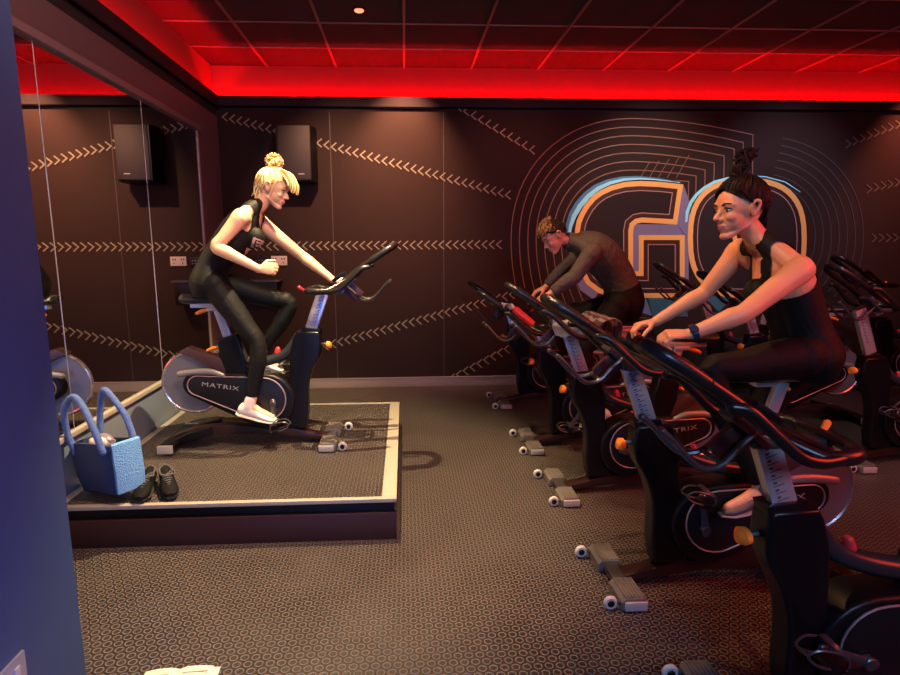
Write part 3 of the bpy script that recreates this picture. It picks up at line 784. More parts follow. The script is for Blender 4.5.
def head_shape(mb, c, f, u, neck, k=1.0, nose=1.0):
    f, s, u = ortho(f, u); P = lambda a, b, d=0: c + (f * a + u * b + s * d) * k
    fr = (f, s, u)
    mb.ell(P(-.018, .028), (.094 * k, .074 * k, .090 * k), fr, 24, 16)       # cranium
    mb.ell(P(.030, .020), (.056 * k, .062 * k, .072 * k), fr, 20, 14)        # forehead
    mb.ell(P(.028, -.030), (.056 * k, .056 * k, .060 * k), fr, 20, 14)       # mid face
    mb.loft([(P(-.045, -.035), f * .03 * k, s * .056 * k), (P(.0, -.068), f * .05 * k + u * -.01 * k, s * .050 * k), (P(.040, -.092), f * .034 * k, s * .030 * k), (P(.052, -.108), f * .018 * k, s * .018 * k)], 18)
    mb.ell(P(.066, -.098), (.017 * k, .021 * k, .015 * k), fr)                # chin
    mb.tube([P(.074, .020), P(.088, -.004), P(.101 + .003 * nose, -.026)], [.009 * k, .0085 * k, .0095 * k], 10)   # nose
    mb.ell(P(.066, -.062), (.022 * k, .024 * k, .026 * k), fr)               # muzzle
    for q in (-1, 1):
        mb.tube([P(.074, .016, q * .018), P(.078, .018, q * .032), P(.066, .014, q * .047)], [.005, .0065, .005], 8)   # upper lid
        mb.tube([P(.074, -.008, q * .020), P(.0755, -.010, q * .032), P(.064, -.006, q * .045)], [.004, .0055, .004], 8)
        mb.ell(P(.089, -.031, q * .011), (.010 * k, .0075 * k, .008 * k), fr)
        mb.ell(P(.058, -.022, q * .034), (.024 * k, .020 * k, .020 * k), fr)  # cheek
        mb.tube([P(.076, .026, q * .012), P(.078, .030, q * .032), P(.062, .024, q * .050)], [.008 * k, .009 * k, .007 * k], 8)  # brow ridge
        # ear
        mb.tube([P(-.012, -.022, q * .072), P(-.024, .004, q * .084), P(-.022, .026, q * .090), P(-.004, .030, q * .086), P(.004, .010, q * .080), P(-.006, -.022, q * .074)], [.009 * k, .008 * k, .008 * k, .008 * k, .007 * k, .008 * k], 8, 3)
        mb.ell(P(-.008, .004, q * .070), (.012 * k, .006 * k, .020 * k), fr)
    mb.tube([P(.078, -.056, -.021), P(.0885, -.0545, 0), P(.078, -.056, .021)], [.003, .0070 * k, .003], 8, 4)          # upper lip
    mb.tube([P(.076, -.067, -.018), P(.0855, -.068, 0), P(.076, -.067, .018)], [.003, .0075 * k, .003], 8, 4)          # lower lip
    return P, fr

def hand_shape(mb, w, d, nrm, side, curl=(20, 35, 30), k=1.0, spread=.0, thumb=(.55, .5)):
    """w wrist, d towards the fingers, nrm back of the hand, side = towards the thumb"""
    d = d.normalized(); nrm = (nrm - d * nrm.dot(d)).normalized(); side = (side - d * side.dot(d) - nrm * side.dot(nrm)).normalized()
    mb.loft([(w - d * .02, nrm * .019 * k, side * .025 * k), (w + d * .01 * k, nrm * .018 * k, side * .028 * k), (w + d * .045 * k, nrm * .017 * k, side * .039 * k), (w + d * .085 * k, nrm * .013 * k, side * .041 * k), (w + d * .098 * k, nrm * .009 * k, side * .036 * k)], 16)
    lens = [(.040, .025, .019), (.045, .029, .020), (.042, .027, .019), (.034, .020, .017)]
    for i in range(4):
        o = (1.5 - i) * .0215 * k
        p = w + d * (.088 - (.004, 0, .003, .010)[i]) * k + side * o
        dd = (d + side * spread * (1.5 - i)).normalized(); ax = side
        pts = [p - dd * .02 * k, p]; ang = 0
        for L_, c_ in zip(lens[i], curl):
            ang += radians(c_ + i * 2); q = dd * cos(ang) - nrm * sin(ang)
            p = p + q * L_ * k; pts.append(p)
        mb.tube(pts, [.0105 * k, .0102 * k, .0092 * k, .0085 * k, .0075 * k], 10)
    b = w + d * .028 * k + side * .026 * k - nrm * .006 * k
    t1 = (side * .75 + d * thumb[0] - nrm * .35).normalized(); t2 = (side * .15 + d * .8 - nrm * thumb[1]).normalized()
    p1 = b + t1 * .038 * k; p2 = p1 + t2 * .032 * k; p3 = p2 + (t2 - nrm * .25).normalized() * .024 * k
    mb.tube([b - t1 * .012, b, p1, p2, p3], [.014 * k, .0145 * k, .0115 * k, .0105 * k, .009 * k], 10)

def limb(mb, pts, radii, n=18, bulge=None, sm=4):
    mb.tube(pts, radii, n, sm)

def torso_rings(J, grow=0.0, lo=0, hi=99, w=1.0, lat=V((0, 1, 0))):
    """J['spine'] = list of (point, half depth, half width)"""
    sp = J['spine']; out = []
    for i, (p, a, b) in enumerate(sp):
        if i < lo or i > hi: continue
        p0 = sp[max(0, i - 1)][0]; p1 = sp[min(len(sp) - 1, i + 1)][0]; t = (p1 - p0).normalized()
        l = (J.get('lat', lat) if i > 2 else lat); dpt = t.cross(l).normalized(); l2 = dpt.cross(t).normalized()
        out.append((p, dpt * (a + grow), l2 * (b * w + grow)))
    return out
def smooth_rings(rings, n=4):
    C = cr_path([r[0] for r in rings], n); A = cr_path([r[1] for r in rings], n); B = cr_path([r[2] for r in rings], n)
    return list(zip(C, A, B))

def shoe(mb, ankle, toe_dir, up, L_=.265, k=1.0):
    """outline of a trainer: sole under the ankle"""
    f = toe_dir.normalized(); u = (up - f * up.dot(f)).normalized(); s = u.cross(f)
    P = lambda a, b: ankle + f * a * k + u * b * k
    mb.loft([(P(-.075, -.052), u * .022 * k, s * .022 * k), (P(-.06, -.045), u * .042 * k, s * .034 * k), (P(-.02, -.038), u * .052 * k, s * .037 * k), (P(.04, -.052), u * .040 * k, s * .038 * k),
             (P(.10, -.066), u * .026 * k, s * .045 * k), (P(.15, -.072), u * .021 * k, s * .043 * k), (P(.185, -.074), u * .013 * k, s * .026 * k)], 18)
    mb.tube([P(-.01, -.02), P(-.008, .03)], [.042 * k, .038 * k], 16)
def sole(mb, ankle, toe_dir, up, k=1.0):
    f = toe_dir.normalized(); u = (up - f * up.dot(f)).normalized(); s = u.cross(f)
    P = lambda a, b: ankle + f * a * k + u * b * k
    mb.loft([(P(-.082, -.084), u * .012 * k, s * .02 * k), (P(-.06, -.088), u * .014 * k, s * .035 * k), (P(.0, -.090), u * .013 * k, s * .036 * k), (P(.09, -.092), u * .012 * k, s * .047 * k), (P(.15, -.090), u * .012 * k, s * .045 * k), (P(.195, -.084), u * .008 * k, s * .022 * k)], 18)

def strands(mb, starts, fn, r=.0028, n=5):
    for st in starts: mb.tube(fn(st), r, n, cap='flat')

def eyes(P, fr, parent, name_iris, k=1.0):
    mb = MB()
    for q in (-1, 1): mb.ell(P(.069, .004, q * .031), (.0118 * k, .0125 * k, .0105 * k), fr, 14, 10)
    link('eyes', mb.mesh('eyes', mat('eye white', (.40, .34, .31), .25)), parent)
    mb = MB()
    for q in (-1, 1): mb.ell(P(.0765, .003, q * .0325), (.0050 * k, .0062 * k, .0062 * k), fr, 12, 8)
    link('iris', mb.mesh('iris', mat(name_iris, (.03, .02, .015), .2)), parent)
    mb = MB()
    for q in (-1, 1):
        mb.tube([P(.078, .011, q * .020), P(.081, .0145, q * .031), P(.071, .010, q * .046)], [.0035, .0042, .003], 6, 4)
    link('eyelids', mb.mesh('eyelids', mat(name_iris + ' lash', (.05, .025, .02), .5)), parent)

def brows(P, parent, m, k=1.0):
    mb = MB()
    for q in (-1, 1): mb.tube([P(.084, .024, q * .013), P(.086, .031, q * .030), P(.073, .028, q * .049)], [.0030, .0036, .002], 6, 4, flat=None)
    link('eyebrows', mb.mesh('eyebrows', m), parent)

def paint(me, mats, rule):
    """assign material slots per face by the face centre"""
    for m in mats: me.materials.append(m)
    for p in me.polygons:
        c = p.center; p.material_index = rule(c, p.normal)

def person(name_label, J, sk, clothes, voxel=.0045):
    """build one rider; J holds joints, every point in world space"""
    t = thing('person', name_label, 'person', tuple(J['origin']))
    T0 = -V(J['origin'])
    def put(name, me, parent=t):
        o = link(name, me, parent)
        if parent is t: o.location = T0
        return o
    k = J.get('k', 1.0)
    mb = MB()
    P, fr = head_shape(mb, J['head'], J['hf'], J['hu'], None, J.get('hk', 1.0), J.get('nose', 1))
    f, s, u = fr
    hk = J.get('hk', 1.0)
    nb = J['neck']; top = P(-.025, -.045)
    mb.loft(smooth_rings([(nb - (top - nb) * .35, (J['hf']).normalized() * .062 * k, V((0, 1, 0)) * .085 * k), (nb, f * .062 * k, s * .064 * k), (nb.lerp(top, .5), f * .057 * k, s * .054 * k), (top, f * .056 * k, s * .054 * k)], 3), 20)
    mb.loft(smooth_rings(torso_rings(J)), 28)
    for q in J.get('bust', []): mb.ell(q, (.048, .054, .056))
    for sd in ('n', 'f'):
        sh, el, wr = J['sh' + sd], J['el' + sd], J['wr' + sd]
        ar = J.get('arm', 1.0)
        mb.tube([nb.lerp(top, .45), nb.lerp(sh, .45) + V((0, 0, .012)), sh], [.036, .046, .045], 14, 4)
        inner = sh + (J['chest'] - sh) * .42
        mb.tube([inner, sh, sh.lerp(el, .3), sh.lerp(el, .7), el, el.lerp(wr, .25), el.lerp(wr, .6), wr], [q * ar for q in (.060, .056, .049, .041, .037, .040, .031, .0235)], 18, 4)
        hd = J['hand' + sd]; hand_shape(mb, wr, **hd)
        h, kn, an = J['hip' + sd], J['kn' + sd], J['an' + sd]; lg = J.get('leg', 1.0)
        calf = (kn - an).cross(V((0, 1, 0))).normalized() * J['back']
        mb.tube([h, h.lerp(kn, .35), h.lerp(kn, .75), kn, kn.lerp(an, .3) + calf * .018, kn.lerp(an, .6) + calf * .01, an], [q * lg for q in (.093, .085, .066, .055, .056, .044, .033)], 20, 4)
        toe = J['toe' + sd]; mb.tube([an - V((0, 0, .02)), an + toe * .06 - V((0, 0, .045)), an + toe * .14 - V((0, 0, .06))], [.034, .030, .022], 12)
    mb.tube([J['hipn'], J['hipf']], .10 * J.get('leg', 1.0), 16)
    body = remesh(mb, voxel, 7, 'body')
    lipc = P(.086, -.0615)
    paint(body, [sk, mat(sk.name + ' lips', J.get('lip', (.50, .22, .16)), .4)], lambda c, n: 1 if abs((c - lipc).dot(u)) < .0105 * hk and abs((c - lipc).dot(s)) < .019 * hk and (c - lipc).dot(f) > -.009 * hk else 0)
    bo = put('body', body)
    # head details
    for fn in (lambda: eyes(P, fr, None, J['iris'], hk),): pass
    mbs = []
    holder = bo
    eyes(P, fr, holder, J['iris'], hk); brows(P, holder, J['browm'], hk)
    # leggings or trousers
    mb = MB(); g = clothes.get('leg_grow', .006)
    for sd in ('n', 'f'):
        h, kn, an = J['hip' + sd], J['kn' + sd], J['an' + sd]; lg = J.get('leg', 1.0)
        calf = (kn - an).cross(V((0, 1, 0))).normalized() * J['back']
        e = kn.lerp(an, clothes.get('leg_end', .93))
        mb.tube([h, h.lerp(kn, .35), h.lerp(kn, .75), kn, kn.lerp(an, .3) + calf * .018, kn.lerp(an, .6) + calf * .01, e], [q * lg + g for q in (.093, .085, .066, .055, .056, .044, .034)], 20, 4, cap='flat')
    mb.tube([J['hipn'], J['hipf']], .10 * J.get('leg', 1.0) + g, 16)
    mb.loft(smooth_rings(torso_rings(J, g, 0, 2)), 28)
    lm = remesh(mb, .006, 3, 'leggings'); lm.materials.append(clothes['leg_m']); put('leggings', lm)
    # top
    mb = MB(); g = clothes.get('top_grow', .007)
    mb.loft(smooth_rings(torso_rings(J, g, 1, clothes['top_hi'])), 28)
    for q in J.get('bust', []): mb.ell(q, (.048 + g, .054 + g, .056 + g))
    if 1:
        for sd in ('n', 'f'):
            mb.tube([nb.lerp(top, .45), nb.lerp(J['sh' + sd], .45) + V((0, 0, .012)), J['sh' + sd]], [.036 + g, .046 + g, .045 + g], 14, 4)
        mb.loft(smooth_rings([(nb - (top - nb) * .35, (J['hf']).normalized() * (.062 * k + g), V((0, 1, 0)) * (.085 * k + g)), (nb, f * (.062 * k + g), s * (.064 * k + g))], 3), 20)
    if clothes['kind'] == 'sleeve':
        for sd in ('n', 'f'):
            sh, el, wr = J['sh' + sd], J['el' + sd], J['wr' + sd]; ar = J.get('arm', 1.0); inner = sh + (J['chest'] - sh) * .42
            mb.tube([inner, sh, sh.lerp(el, .3), sh.lerp(el, .7), el, el.lerp(wr, .25), el.lerp(wr, .6), el.lerp(wr, .93)], [q * ar + g for q in (.060, .058, .051, .045, .042, .043, .035, .0255)], 18, 4, cap='flat')
        mb.tube([nb - u * .02, nb + (top - nb) * .55], [.078, .066], 18, cap='flat')
    for pts, rr, fl in clothes.get('straps', []):
        mb.tube(pts, rr, 12, 5, flat=fl)
    tm = remesh(mb, .005, 3, 'top')
    if 'cut' in clothes:
        bmm = bmesh.new(); bmm.from_mesh(tm); bmesh.ops.delete(bmm, geom=[fc for fc in bmm.faces if clothes['cut'](fc.calc_center_median())], context='FACES')
        bmm.to_mesh(tm); bmm.free(); tm.shade_smooth()
    paint(tm, [clothes['top_m']] + clothes.get('extra', []), clothes.get('rule', lambda c, n: 0)); put(clothes['top_name'], tm)
    # shoes
    for sd in ('n', 'f'):
        mb = MB(); shoe(mb, J['an' + sd], J['toe' + sd], J.get('up' + sd, V((0, 0, 1)))); m = remesh(mb, .006, 2, 'shoe'); m.materials.append(clothes['shoe_m']); so = put('shoe', m)
        mb = MB(); sole(mb, J['an' + sd], J['toe' + sd], J.get('up' + sd, V((0, 0, 1)))); link('sole', mb.mesh('sole', clothes['sole_m']), so)
        fdir = J['toe' + sd].normalized(); uu = (V((0, 0, 1)) - fdir * fdir.z).normalized(); ss = uu.cross(fdir); mb = MB()
        for q in range(4):
            c = J['an' + sd] + fdir * (.035 + .022 * q) + uu * (-.012 - .009 * q); mb.tube([c - ss * .022, c + uu * .004, c + ss * .022], .0035, 6)
        link('laces', mb.mesh('laces', clothes['sole_m']), so)
    return t, put, P, fr, bo, body

def cap_hair(P, fr, k, up_lim, m, name, put, thick=.010, cells=None, seed=1, count=420, pull=None, front=.045, low=-.03, r=.0033, L_=.05, wave=.006):
    """hair built of many strands lying over the skull, over a fitted cap; pull = point the hair runs to"""
    f, s, u = fr; rnd = random.Random(seed)
    mb = MB()
    c = P(-.018, .028); rad = V((.094 + thick, .074 + thick, .090 + thick)) * k
    n = 40
    top = c + u * rad.z
    # cap surface cut at the hairline
    grid = []
    for j in range(0, 19):
        th = radians(2 + j * 7.2); row = []
        for i in range(n):
            ph = 2 * pi * i / n
            # hairline: forehead high, back low
            lim = radians(54 + 74 * (.5 - .5 * cos(ph)) ** .75) if front is not None else radians(100)
            t2 = min(th, lim)
            row.append(mb.bm.verts.new(c + f * rad.x * sin(t2) * cos(ph) + s * rad.y * sin(t2) * sin(ph) + u * rad.z * cos(t2)))
        grid.append(row)
    mb.bm.faces.new(grid[0])
    for a, b in zip(grid, grid[1:]): mb.bridge(a, b)
    bmesh.ops.remove_doubles(mb.bm, verts=mb.bm.verts, dist=.0004)
    for q in range(count):
        ph = rnd.uniform(0, 2 * pi); lim = radians(54 + 74 * (.5 - .5 * cos(ph)) ** .75)
        th = lim * sqrt(rnd.uniform(.02, 1.0)) * rnd.uniform(.94, 1.07); pts = []
        d0 = V((sin(th) * cos(ph), sin(th) * sin(ph), cos(th)))
        if pull is not None: tgt = V(pull).normalized()
        else: tgt = V((rnd.uniform(-1, 1), rnd.uniform(-1, 1), rnd.uniform(-.3, 1))).normalized()
        steps = 6; full = 1.0 if pull is not None else .35
        jit = V((rnd.uniform(-1, 1), rnd.uniform(-1, 1), rnd.uniform(-1, 1))) * wave * 6
        for i in range(steps + 1):
            f_ = i / steps * full * (.9 if pull is not None else 1)
            d = (d0 * (1 - f_) + tgt * f_ + jit * sin(pi * i / steps) * .35).normalized()
            lift = 1.02 + wave * 4 * sin(pi * i / steps) * rnd.uniform(.3, 1)
            pts.append(c + f * rad.x * d.x * lift + s * rad.y * d.y * lift + u * rad.z * d.z * lift)
        mb.mi = rnd.choice((0, 0, 1, 2)); mb.tube(pts, [r * .8] + [r] * (steps - 1) + [r * .5], 5, cap='flat')
    mb.mi = 0
    return mb

def blob_strands(mb, c, R, n, length, r, seed, fr, curl=.5):
    rnd = random.Random(seed)
    for i in range(n):
        mb.mi = i % 3; d = V((rnd.gauss(0, 1), rnd.gauss(0, 1), rnd.gauss(0, 1))).normalized()
        e = V((rnd.gauss(0, 1), rnd.gauss(0, 1), rnd.gauss(0, 1))).normalized()
        p0 = c + d * R * .5; pts = [p0]
        for j in range(1, 5):
            pts.append(c + (d + e * curl * sin(j * .8)).normalized() * (R * .5 + length * j / 4 * (1 if j < 4 else .9)))
        mb.tube(pts, [r, r * 1.1, r, r * .8, r * .35], 5, cap='flat')

def tank_cut(J, y0, sw, neck_lo, arm_lo, back_lo, fwd):
    """open the shell at the neckline and the armholes"""
    ch = J['chest']; t = (J['spine'][5][0] - J['spine'][3][0]).normalized(); l = J.get('lat', V((0, 1, 0))); d = l.cross(t).normalized()
    if d.x * fwd < 0: d = -d
    def cut(c):
        for q in J.get('bust', []):
            if (c - q).length < .078: return False
        q = c - ch; h = q.dot(t); x = abs(q.dot(l)); front = q.dot(d)
        if x > sw[1] and h > arm_lo + (x - sw[1]) * -.3: return True
        lo = neck_lo if front > 0 else back_lo
        if h > lo and x < sw[0] * min(1, (h - lo) / .06 + .15): return True
        return h > .10 and x < sw[0]
    return cut
cloth_blk = mat('black stretch fabric', (.006, .006, .006), .65, bump=(45, .35, .006), spec=.25)
leg_blk = mat('black leggings', (.006, .0065, .006), .6, bump=(35, .4, .008), spec=.2)

# --- woman on the stage (faces right)
bx = 3.935
def inst():
    A = lambda x, y, Y: at(x, y, Y)
    hip = A(214, 282, bx)
    J = dict(origin=(hip.x, bx, PZ), back=-1, k=.95, arm=1.02, leg=.92, iris='blonde iris', browm=mat('blonde brow', (.35, .22, .10), .6))
    J['hipn'] = A(214, 284, 3.86); J['hipf'] = A(214, 282, 4.02)
    J['knn'] = A(257, 342, 3.82); J['ann'] = A(251, 404, 3.79); J['toen'] = V((.95, 0, -.24)); J['bust'] = [A(256, 237, bx + q) for q in (-.065, .065)]
    J['knf'] = A(289, 303, 4.08); J['anf'] = A(260, 355, 4.07); J['toef'] = V((.95, 0, -.25))
    J['spine'] = [(A(207, 297, bx), .075, .13), (A(209, 283, bx), .112, .168), (A(214, 264, bx), .088, .128), (A(227, 248, bx), .108, .136), (A(241, 232, bx), .122, .148), (A(248, 219, bx), .092, .145), (A(256, 209, bx), .05, .09)]
    J['chest'] = A(243, 224, bx); J['neck'] = A(257, 207, bx)
    J['shn'] = A(241, 217, 3.775); J['eln'] = A(216, 247, 3.71); J['wrn'] = A(259, 269, 3.68)
    J['shf'] = A(258, 221, 4.09); J['elf'] = A(302, 256, 4.16); J['wrf'] = A(333, 280, 4.09)
    J['handn'] = dict(d=V((1, -.05, .05)), nrm=V((0, -1, .25)), side=V((0, .2, 1)), curl=(48, 60, 40), k=.95)
    J['handf'] = dict(d=V((.95, 0, .02)), nrm=V((.0, 0, 1)), side=V((0, -1, 0)), curl=(22, 30, 25), k=.98)
    J['head'] = A(274, 189, bx - .01); J['hf'] = V((.93, -.16, -.34)); J['hu'] = V((.34, 0, .94)); J['hk'] = 1.03
    sk = skin_mat('warm fair skin', (.72, .42, .27))
    pk = mat('pale pink print', (.62, .40, .36), .6)
    g = .007
    ch = J['spine']
    st = []
    c1 = A(262, 245, 3.8); 
    def rule(c, n):
        if c.y > bx - .02: return 0
        q = c
        for (cx, cy) in ((257, 244), (250, 254.5)):
            m = A(cx, cy, q.y); dx = q.x - m.x; dz = q.z - m.z
            a, b = dx * .93 - dz * -.36, dx * -.36 + dz * .93
            a = dx * .93 + dz * .36 * -1; b = dx * .36 + dz * .93
            if abs(a) < .034 and abs(b) < .034:
                # blocky letter shapes left dark inside the pale square
                if abs(a + .012) < .005 and abs(b) < .024: return 0
                if abs(b - .0) < .004 and -.012 < a < .02: return 0
                if cy < 250 and abs(b - .02) < .004 and -.012 < a < .02: return 0
                return 1
        return 0
    cl = dict(kind='tank', top_hi=6, cut=tank_cut(J, bx, (.052, .118), .035, .0, .04, 1), top_m=cloth_blk, extra=[pk], rule=rule, top_name='tank_top', leg_m=leg_blk, straps=st, leg_end=.88,
              shoe_m=mat('white trainer', (.75, .70, .62), .5), sole_m=mat('trainer sole', (.80, .62, .50), .45))
    t, put, P, fr, bo, body = person('blonde woman in black tank top and leggings pedalling on the stage, facing right', J, sk, cl)
    hm = [mat('blonde hair', (.70, .47, .20), .5, spec=.3), mat('blonde dark strand', (.34, .19, .07), .5, spec=.3), mat('blonde light strand', (.85, .68, .38), .5, spec=.3)]
    mb = cap_hair(P, fr, 1.03, None, hm, 'hair', put, thick=.012, seed=3, count=520, pull=(-.25, 0, 1), wave=.012, r=.0032)
    f, s, u = fr
    # fringe falling forward, loose bits at the nape and by the ear
    rnd = random.Random(5)
    for i in range(52):
        mb.mi = i % 3; q = rnd.uniform(-.06, .06); a = rnd.uniform(-.012, .028)
        mb.tube([P(.02, .118 + a * .2, q * .8), P(.065, .100 + a, q), P(.100 + a, .070, q * 1.1), P(.112 + a, .040 - a, q * 1.1)], [.004, .004, .0035, .0015], 5, 4, cap='flat')
    for i in range(60):
        mb.mi = i % 3; q = rnd.choice((-1, 1)); x0 = rnd.uniform(-.085, .01); w = rnd.uniform(.075, .086)
        mb.tube([P(x0, .055, q * w), P(x0 - .01, .02 + rnd.uniform(-.01, .01), q * w), P(x0 - .02, -.005 + rnd.uniform(-.03, .01), q * (w - .006))], [.0035, .003, .001], 5, 4, cap='flat')
    for i in range(40):
        mb.mi = i % 3; q = rnd.choice((-1, 1)); a = rnd.uniform(-.09, -.055)
        mb.tube([P(a, .0, q * .05), P(a - .012, -.04, q * rnd.uniform(.03, .055)), P(a - .004 + rnd.uniform(-.02, .02), -.085 + rnd.uniform(-.02, .02), q * .04)], [.005, .004, .0015], 5, 4, cap='flat')
    for q in (-1, 1):
        for i in range(3):
            mb.tube([P(.03, .05, q * .078), P(.022 + i * .002, .01, q * .080), P(.012 + i * .003, -.05, q * .070)], [.003, .002, .0008], 5, 4, cap='flat')
    put('hair', mb.mesh('hair', hm))
    mb = MB(); c = P(-.052, .158); mb.ell(c, (.036, .036, .030), fr); blob_strands(mb, c, .036, 150, .048, .0038, 4, fr, .35)
    put('hair_bun', mb.mesh('hair_bun', hm))
inst()

# --- man in grey long sleeves (faces left)
def man():
    YM = 4.40
    A = lambda x, y, Y: at(x, y, Y)
    J = dict(origin=(1.75, YM, 0), back=1, k=1.05, arm=1.08, leg=1.05, iris='brown iris', browm=mat('dark brow', (.06, .03, .02), .6))
    J['hipn'] = A(619, 305, YM - .10); J['hipf'] = A(619, 305, YM + .10)
    J['knn'] = A(583, 350, YM - .15); J['ann'] = A(599, 411, YM - .15); J['toen'] = V((-.92, 0, -.35))
    J['knf'] = A(566, 318, YM + .13); J['anf'] = A(597, 376, YM + .14); J['toef'] = V((-.95, 0, -.2))
    J['spine'] = [(A(627, 318, YM), .07, .14), (A(625, 304, YM), .125, .175), (A(621, 287, YM), .120, .155), (A(613, 271, YM), .125, .165), (A(602, 257, YM), .135, .19), (A(589, 246, YM), .115, .19), (A(577, 241, YM), .07, .12)]
    J['chest'] = A(596, 252, YM); J['neck'] = A(574, 241, YM)
    J['shn'] = A(592, 253, YM - .20); J['eln'] = A(574, 277, YM - .23); J['wrn'] = A(551, 293, YM - .21)
    J['shf'] = A(583, 253, YM + .19); J['elf'] = A(561, 272, YM + .22); J['wrf'] = A(546, 287, YM + .19)
    J['handn'] = dict(d=V((-.8, 0, -.35)), nrm=V((-.4, 0, .9)), side=V((0, 1, 0)), curl=(25, 40, 35), k=1.05)
    J['handf'] = dict(d=V((-.8, 0, -.35)), nrm=V((-.4, 0, .9)), side=V((0, -1, 0)), curl=(25, 40, 35), k=1.05)
    J['head'] = A(554, 237, YM - .02); J['hf'] = V((-.80, -.22, -.56)); J['hu'] = V((-.56, 0, .80)); J['hk'] = 1.0
    sk = skin_mat('tanned skin', (.62, .30, .19))
    gm = mat('charcoal fabric', (.085, .070, .062), .7, bump=(22, .8, .02), spec=.2)
    cl = dict(kind='sleeve', top_hi=6, top_m=gm, top_name='long_sleeved_top', top_grow=.010, leg_m=mat('black shorts', (.006, .005, .005), .7, spec=.2), leg_grow=.016, leg_end=.05,
              shoe_m=mat('white teal trainer', (.60, .72, .70), .5), sole_m=mat('pale sole', (.75, .70, .62), .45))
    t, put, P, fr, bo, body = person('man in charcoal long-sleeved top bent over his handlebar, head down', J, sk, cl, .005)
    hm = [mat('brown curly hair', (.30, .16, .06), .5, spec=.3), mat('dark curl', (.06, .03, .015), .5, spec=.3), mat('light curl', (.55, .33, .13), .5, spec=.3)]
    mb = MB(); f, s, u = fr; c = P(-.018, .028)
    cap = cap_hair(P, fr, 1.0, None, hm, 'hair', put, thick=.004, seed=8, count=260, pull=None, wave=.004, r=.003)
    cap.slots = []; side = cap.mesh('hair', mat('short dark hair', (.03, .017, .011), .7, spec=.2)); put('hair', side)
    rnd = random.Random(11); mb = MB()
    for i in range(300):
        ph = rnd.uniform(-1.3, 1.3); th = rnd.uniform(-.3, 1.25)
        d = f * sin(th) * cos(ph) * 1.0 + s * sin(th) * sin(ph) * .8 + u * cos(th); p = c + V(d) * .094
        mb.mi = i % 3; R_ = rnd.uniform(.009, .017); a = d.orthogonal().normalized(); b = d.cross(a); ph0 = rnd.uniform(0, 6)
        mb.tube([p + (a * cos(ph0 + j * 1.1) + b * sin(ph0 + j * 1.1)) * R_ + d * (.004 + .005 * j) for j in range(7)], [.004, .0045, .0045, .004, .004, .003, .0015], 5, cap='flat')
    put('curls', mb.mesh('curls', hm))
man()

